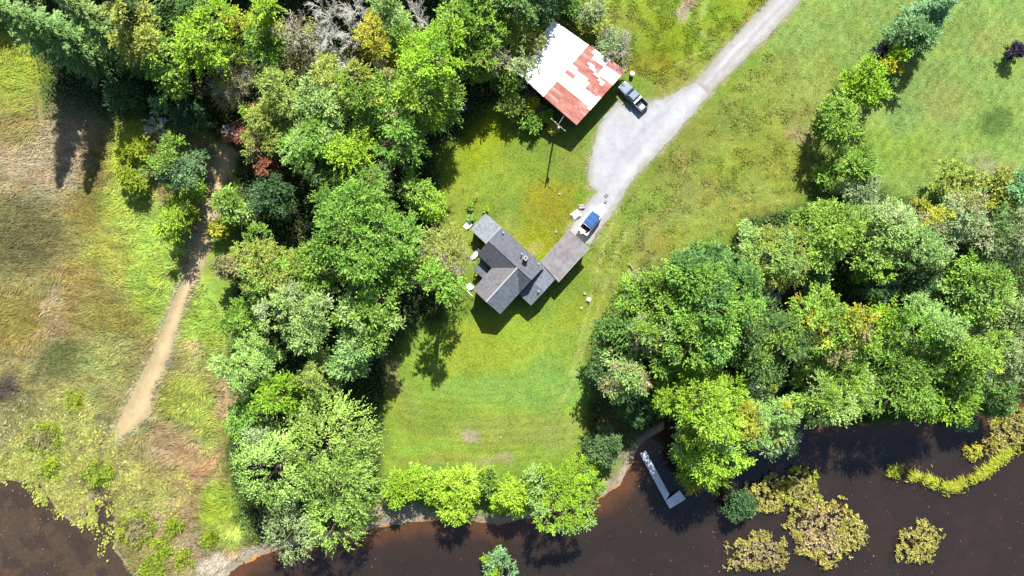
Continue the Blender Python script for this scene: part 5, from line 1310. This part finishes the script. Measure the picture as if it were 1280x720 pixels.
def small():
    def drum(px, py, r, h, label, name, m, cat):
        p = W(px, py, h); t = tag(empty(name, (p[0], p[1], float(ground_z(np.array([p[0]]), np.array([p[1]]))[0]) - .02)), label, cat)
        MB().lathe((0, 0, 0), [(r * .96, 0), (r, .03), (r, h * .33), (r * 1.03, h * .35), (r, h * .37), (r, h * .66), (r * 1.03, h * .68), (r, h * .7), (r, h - .03), (r * .96, h)], 20).build('shell', m, t)
        MB().lathe((0, 0, h), [(r * .9, 0), (r * .9, .015), (.02, .02)], 18).build('lid', m, t)
    drum(790.6, 91.6, .36, .95, 'white drum standing on the grass at the right barn corner', 'drum', M['white'], 'drum')
    drum(658, 113.5, .26, .6, 'small blue drum in the shadow of the barn', 'drum', mat('blue_plastic', lookn((110,130,190)), .5), 'drum')
    # leaning poles at the barn corner
    R = random.Random(8)
    for i, (x0, y0, x1, y1, lab) in enumerate(((783, 90, 779, 75, 'grey weathered pole leaning at the right barn corner'), (786.5, 88, 785.5, 74, 'dark pole leaning next to the grey one at the barn corner'))):
        a = W(x0, y0, .1); b = W(x1, y1, 1.6); t = tag(empty('leaning_pole', (a[0], a[1], 0)), lab, 'pole', 'poles leaning at the barn corner')
        MB().tube([(0, 0, .06), ((b - a)[0], (b - a)[1], 1.6)], .07, 7).build('shaft', M['greybark'] if i == 0 else M['bark'], t)
    # crumpled sheet and scrap beside the boat
    def heap(px, py, sx, sy, h, rz, seed, m, label, name, cat):
        p = W(px, py, h * .5); t = tag(empty(name, (p[0], p[1], 0), rz), label, cat)
        n = 22; g = np.linspace(-1, 1, n); X, Y = np.meshgrid(g, g); x = X.ravel(); y = Y.ravel()
        e = 1 - sstep(.62, 1.0, np.maximum(np.abs(x), np.abs(y)) + .3 * (fbm(x * 2 + seed, y * 2, 131, 2) - .5))
        z = h * e * (.45 + 1.0 * fbm(x * 1.8 + seed, y * 1.8 + seed, 133, 4)) - .04
        i = np.arange(n * n).reshape(n, n); F = np.stack([i[:-1, :-1].ravel(), i[:-1, 1:].ravel(), i[1:, 1:].ravel(), i[1:, :-1].ravel()], 1)
        wob = .16 * (fbm(x * 2.5, y * 2.5 + seed, 135, 2) - .5)
        link('folds', np_mesh('folds', np.stack([x * sx * (1 + wob), y * sy * (1 - wob), z], 1), F, None, m), t)
    heap(720, 268.5, .85, .72, .75, .6, 3, M['white'], 'crumpled white sheet heaped on the grass left of the boat', 'crumpled_sheet', 'sheet')
    heap(726.5, 258.5, .6, .5, .45, .2, 7, mat('pale_sacking', lookn((232,214,200)), .9), 'smaller pinkish-white heap beyond the crumpled white sheet', 'sack_heap', 'sacks')
    heap(758, 244.5, .42, .34, .22, .9, 12, mat('pinkish_sacking', lookn((206,172,160)), .9), 'flat pinkish sack lying on the gravel ahead of the boat tongue', 'sack', 'sack')
    heap(576, 134, 1.1, .9, .8, .5, 21, mat('grey_blue_tarp', lookn((150,160,190)), .6), 'grey-blue tarp heap half hidden under trees at the lawn edge', 'tarp_heap', 'tarp')
    def stone(px, py, r, label, seed, m='concrete'):
        bm = bmesh.new(); bmesh.ops.create_icosphere(bm, subdivisions=2, radius=r)
        Rr = random.Random(seed)
        for v in bm.verts: v.co *= Rr.uniform(.82, 1.15); v.co.z *= .6
        p = W(px, py, .1); me = bpy.data.meshes.new('stone'); bm.to_mesh(me); bm.free(); me.materials.append(M[m]); o = link('stone', me); o.location = (p[0], p[1], r * .25)
        tag(o, label, 'stone')
    stone(695, 290, .26, 'pale stone on the grass beside the garage wall', 1); stone(699.5, 242.5, .24, 'pale stone in the yellow grass below the pole shadow', 2)
    stone(726.8, 385.5, .28, 'pale stone on the lawn just below the white lawn chair', 3); stone(735, 292, .2, 'pale stone at the stern of the boat trailer', 4); stone(180 + 40, 716, .3, 'pale stone in the marsh at the bottom edge', 5)
    stone(626, 547, .2, 'small pale stone on the lower lawn', 6)
    # lawn chair
    p = W(735.5, 374, .4); t = tag(empty('lawn_chair', (p[0], p[1], 0), R_(160)), 'white lawn chair standing alone on the lawn right of the house', 'chair')
    MB().box((0, 0, .42), (.5, .52, .05), bev=.015).build('seat', M['white'], t); MB().box((-.27, 0, .74), (.05, .5, .62), bev=.015, ry=-.2).build('backrest', M['white'], t)
    for x in (-.2, .2):
        for y in (-.22, .22): MB().box((x, y, .2), (.05, .05, .42)).build('leg', M['white'], t)
    for y in (-.28, .28): MB().box((0, y, .62), (.5, .06, .04), bev=.01).build('armrest', M['white'], t)
    p = W(731, 366.5, .2); MBt = tag(empty('planter', (p[0], p[1], 0)), 'low pale planter pot on the lawn above the white chair', 'planter')
    MB().lathe((0, 0, -.02), [(.2, 0), (.28, .3), (.24, .3), (.2, .22), (.01, .22)], 16).build('pot', M['concrete'], MBt); 
    # fallen branch
    a = W(787, 332, .3); t = tag(empty('fallen_branch', (a[0], a[1], .2)), 'long pale fallen branch lying at the edge of the right wood', 'branch')
    P = lambda x, y, z: (*(W(x, y, .3) - a), z)
    segs = [(P(787, 330, .1), P(794, 340, .25), .11, .09), (P(794, 340, .25), P(807, 353, .3), .09, .05), (P(794, 340, .25), P(788, 345, .2), .04, .02), (P(800, 346, .28), P(808, 344, .4), .035, .015), (P(797, 343, .25), P(796, 352, .3), .03, .012), (P(788, 332, .15), P(783, 329, .1), .06, .02), (P(803, 349, .3), P(812, 353, .4), .03, .012)]
    V, F = tubes_np(segs, 6); link('branches', np_mesh('branches', V, F, None, M['pale_branch']), t)
M['pale_branch'] = mat('bleached_wood', lookn((214,210,200)), .9, noise=(4, .8, 1.1))
small()

# ------------------------------------------------------------------ the wood goes on beyond the edges of the picture
def farther_wood():
    spots = [(x, y) for x in range(-60, 690, 74) for y in (-62, -128)] + [(1362, 260), (1380, 330), (1370, 400), (1372, 470), (1440, 290), (1446, 380), (1440, 460), (-80, -10), (-150, -60)]
    Vs, Fs, Cs = [], [], []; o = 0; r = np.random.default_rng(77)
    for px, py in spots:
        R = r.uniform(4.5, 6.5); V, F, C, c = crown_broad(R, 3, r.uniform(12, 17), r, ['green', 'deep', 'olive', 'pale'][int(r.integers(4))], dict(L=.6, W=.34, nt=4, nl=4))
        V[:, 0] += (px + r.uniform(-20, 20) - 640) * K; V[:, 1] += (360 - py + r.uniform(-8, 8)) * K
        Vs.append(V); Fs.append(F + o); Cs.append(C); o += len(V)
    me = np_mesh('woodland', np.concatenate(Vs), np.concatenate(Fs), np.concatenate(Cs), M['leaf'])
    tag(link('woodland', me), 'dense broadleaf wood continuing past the top and right edges', 'woodland', kind='stuff')
farther_wood()
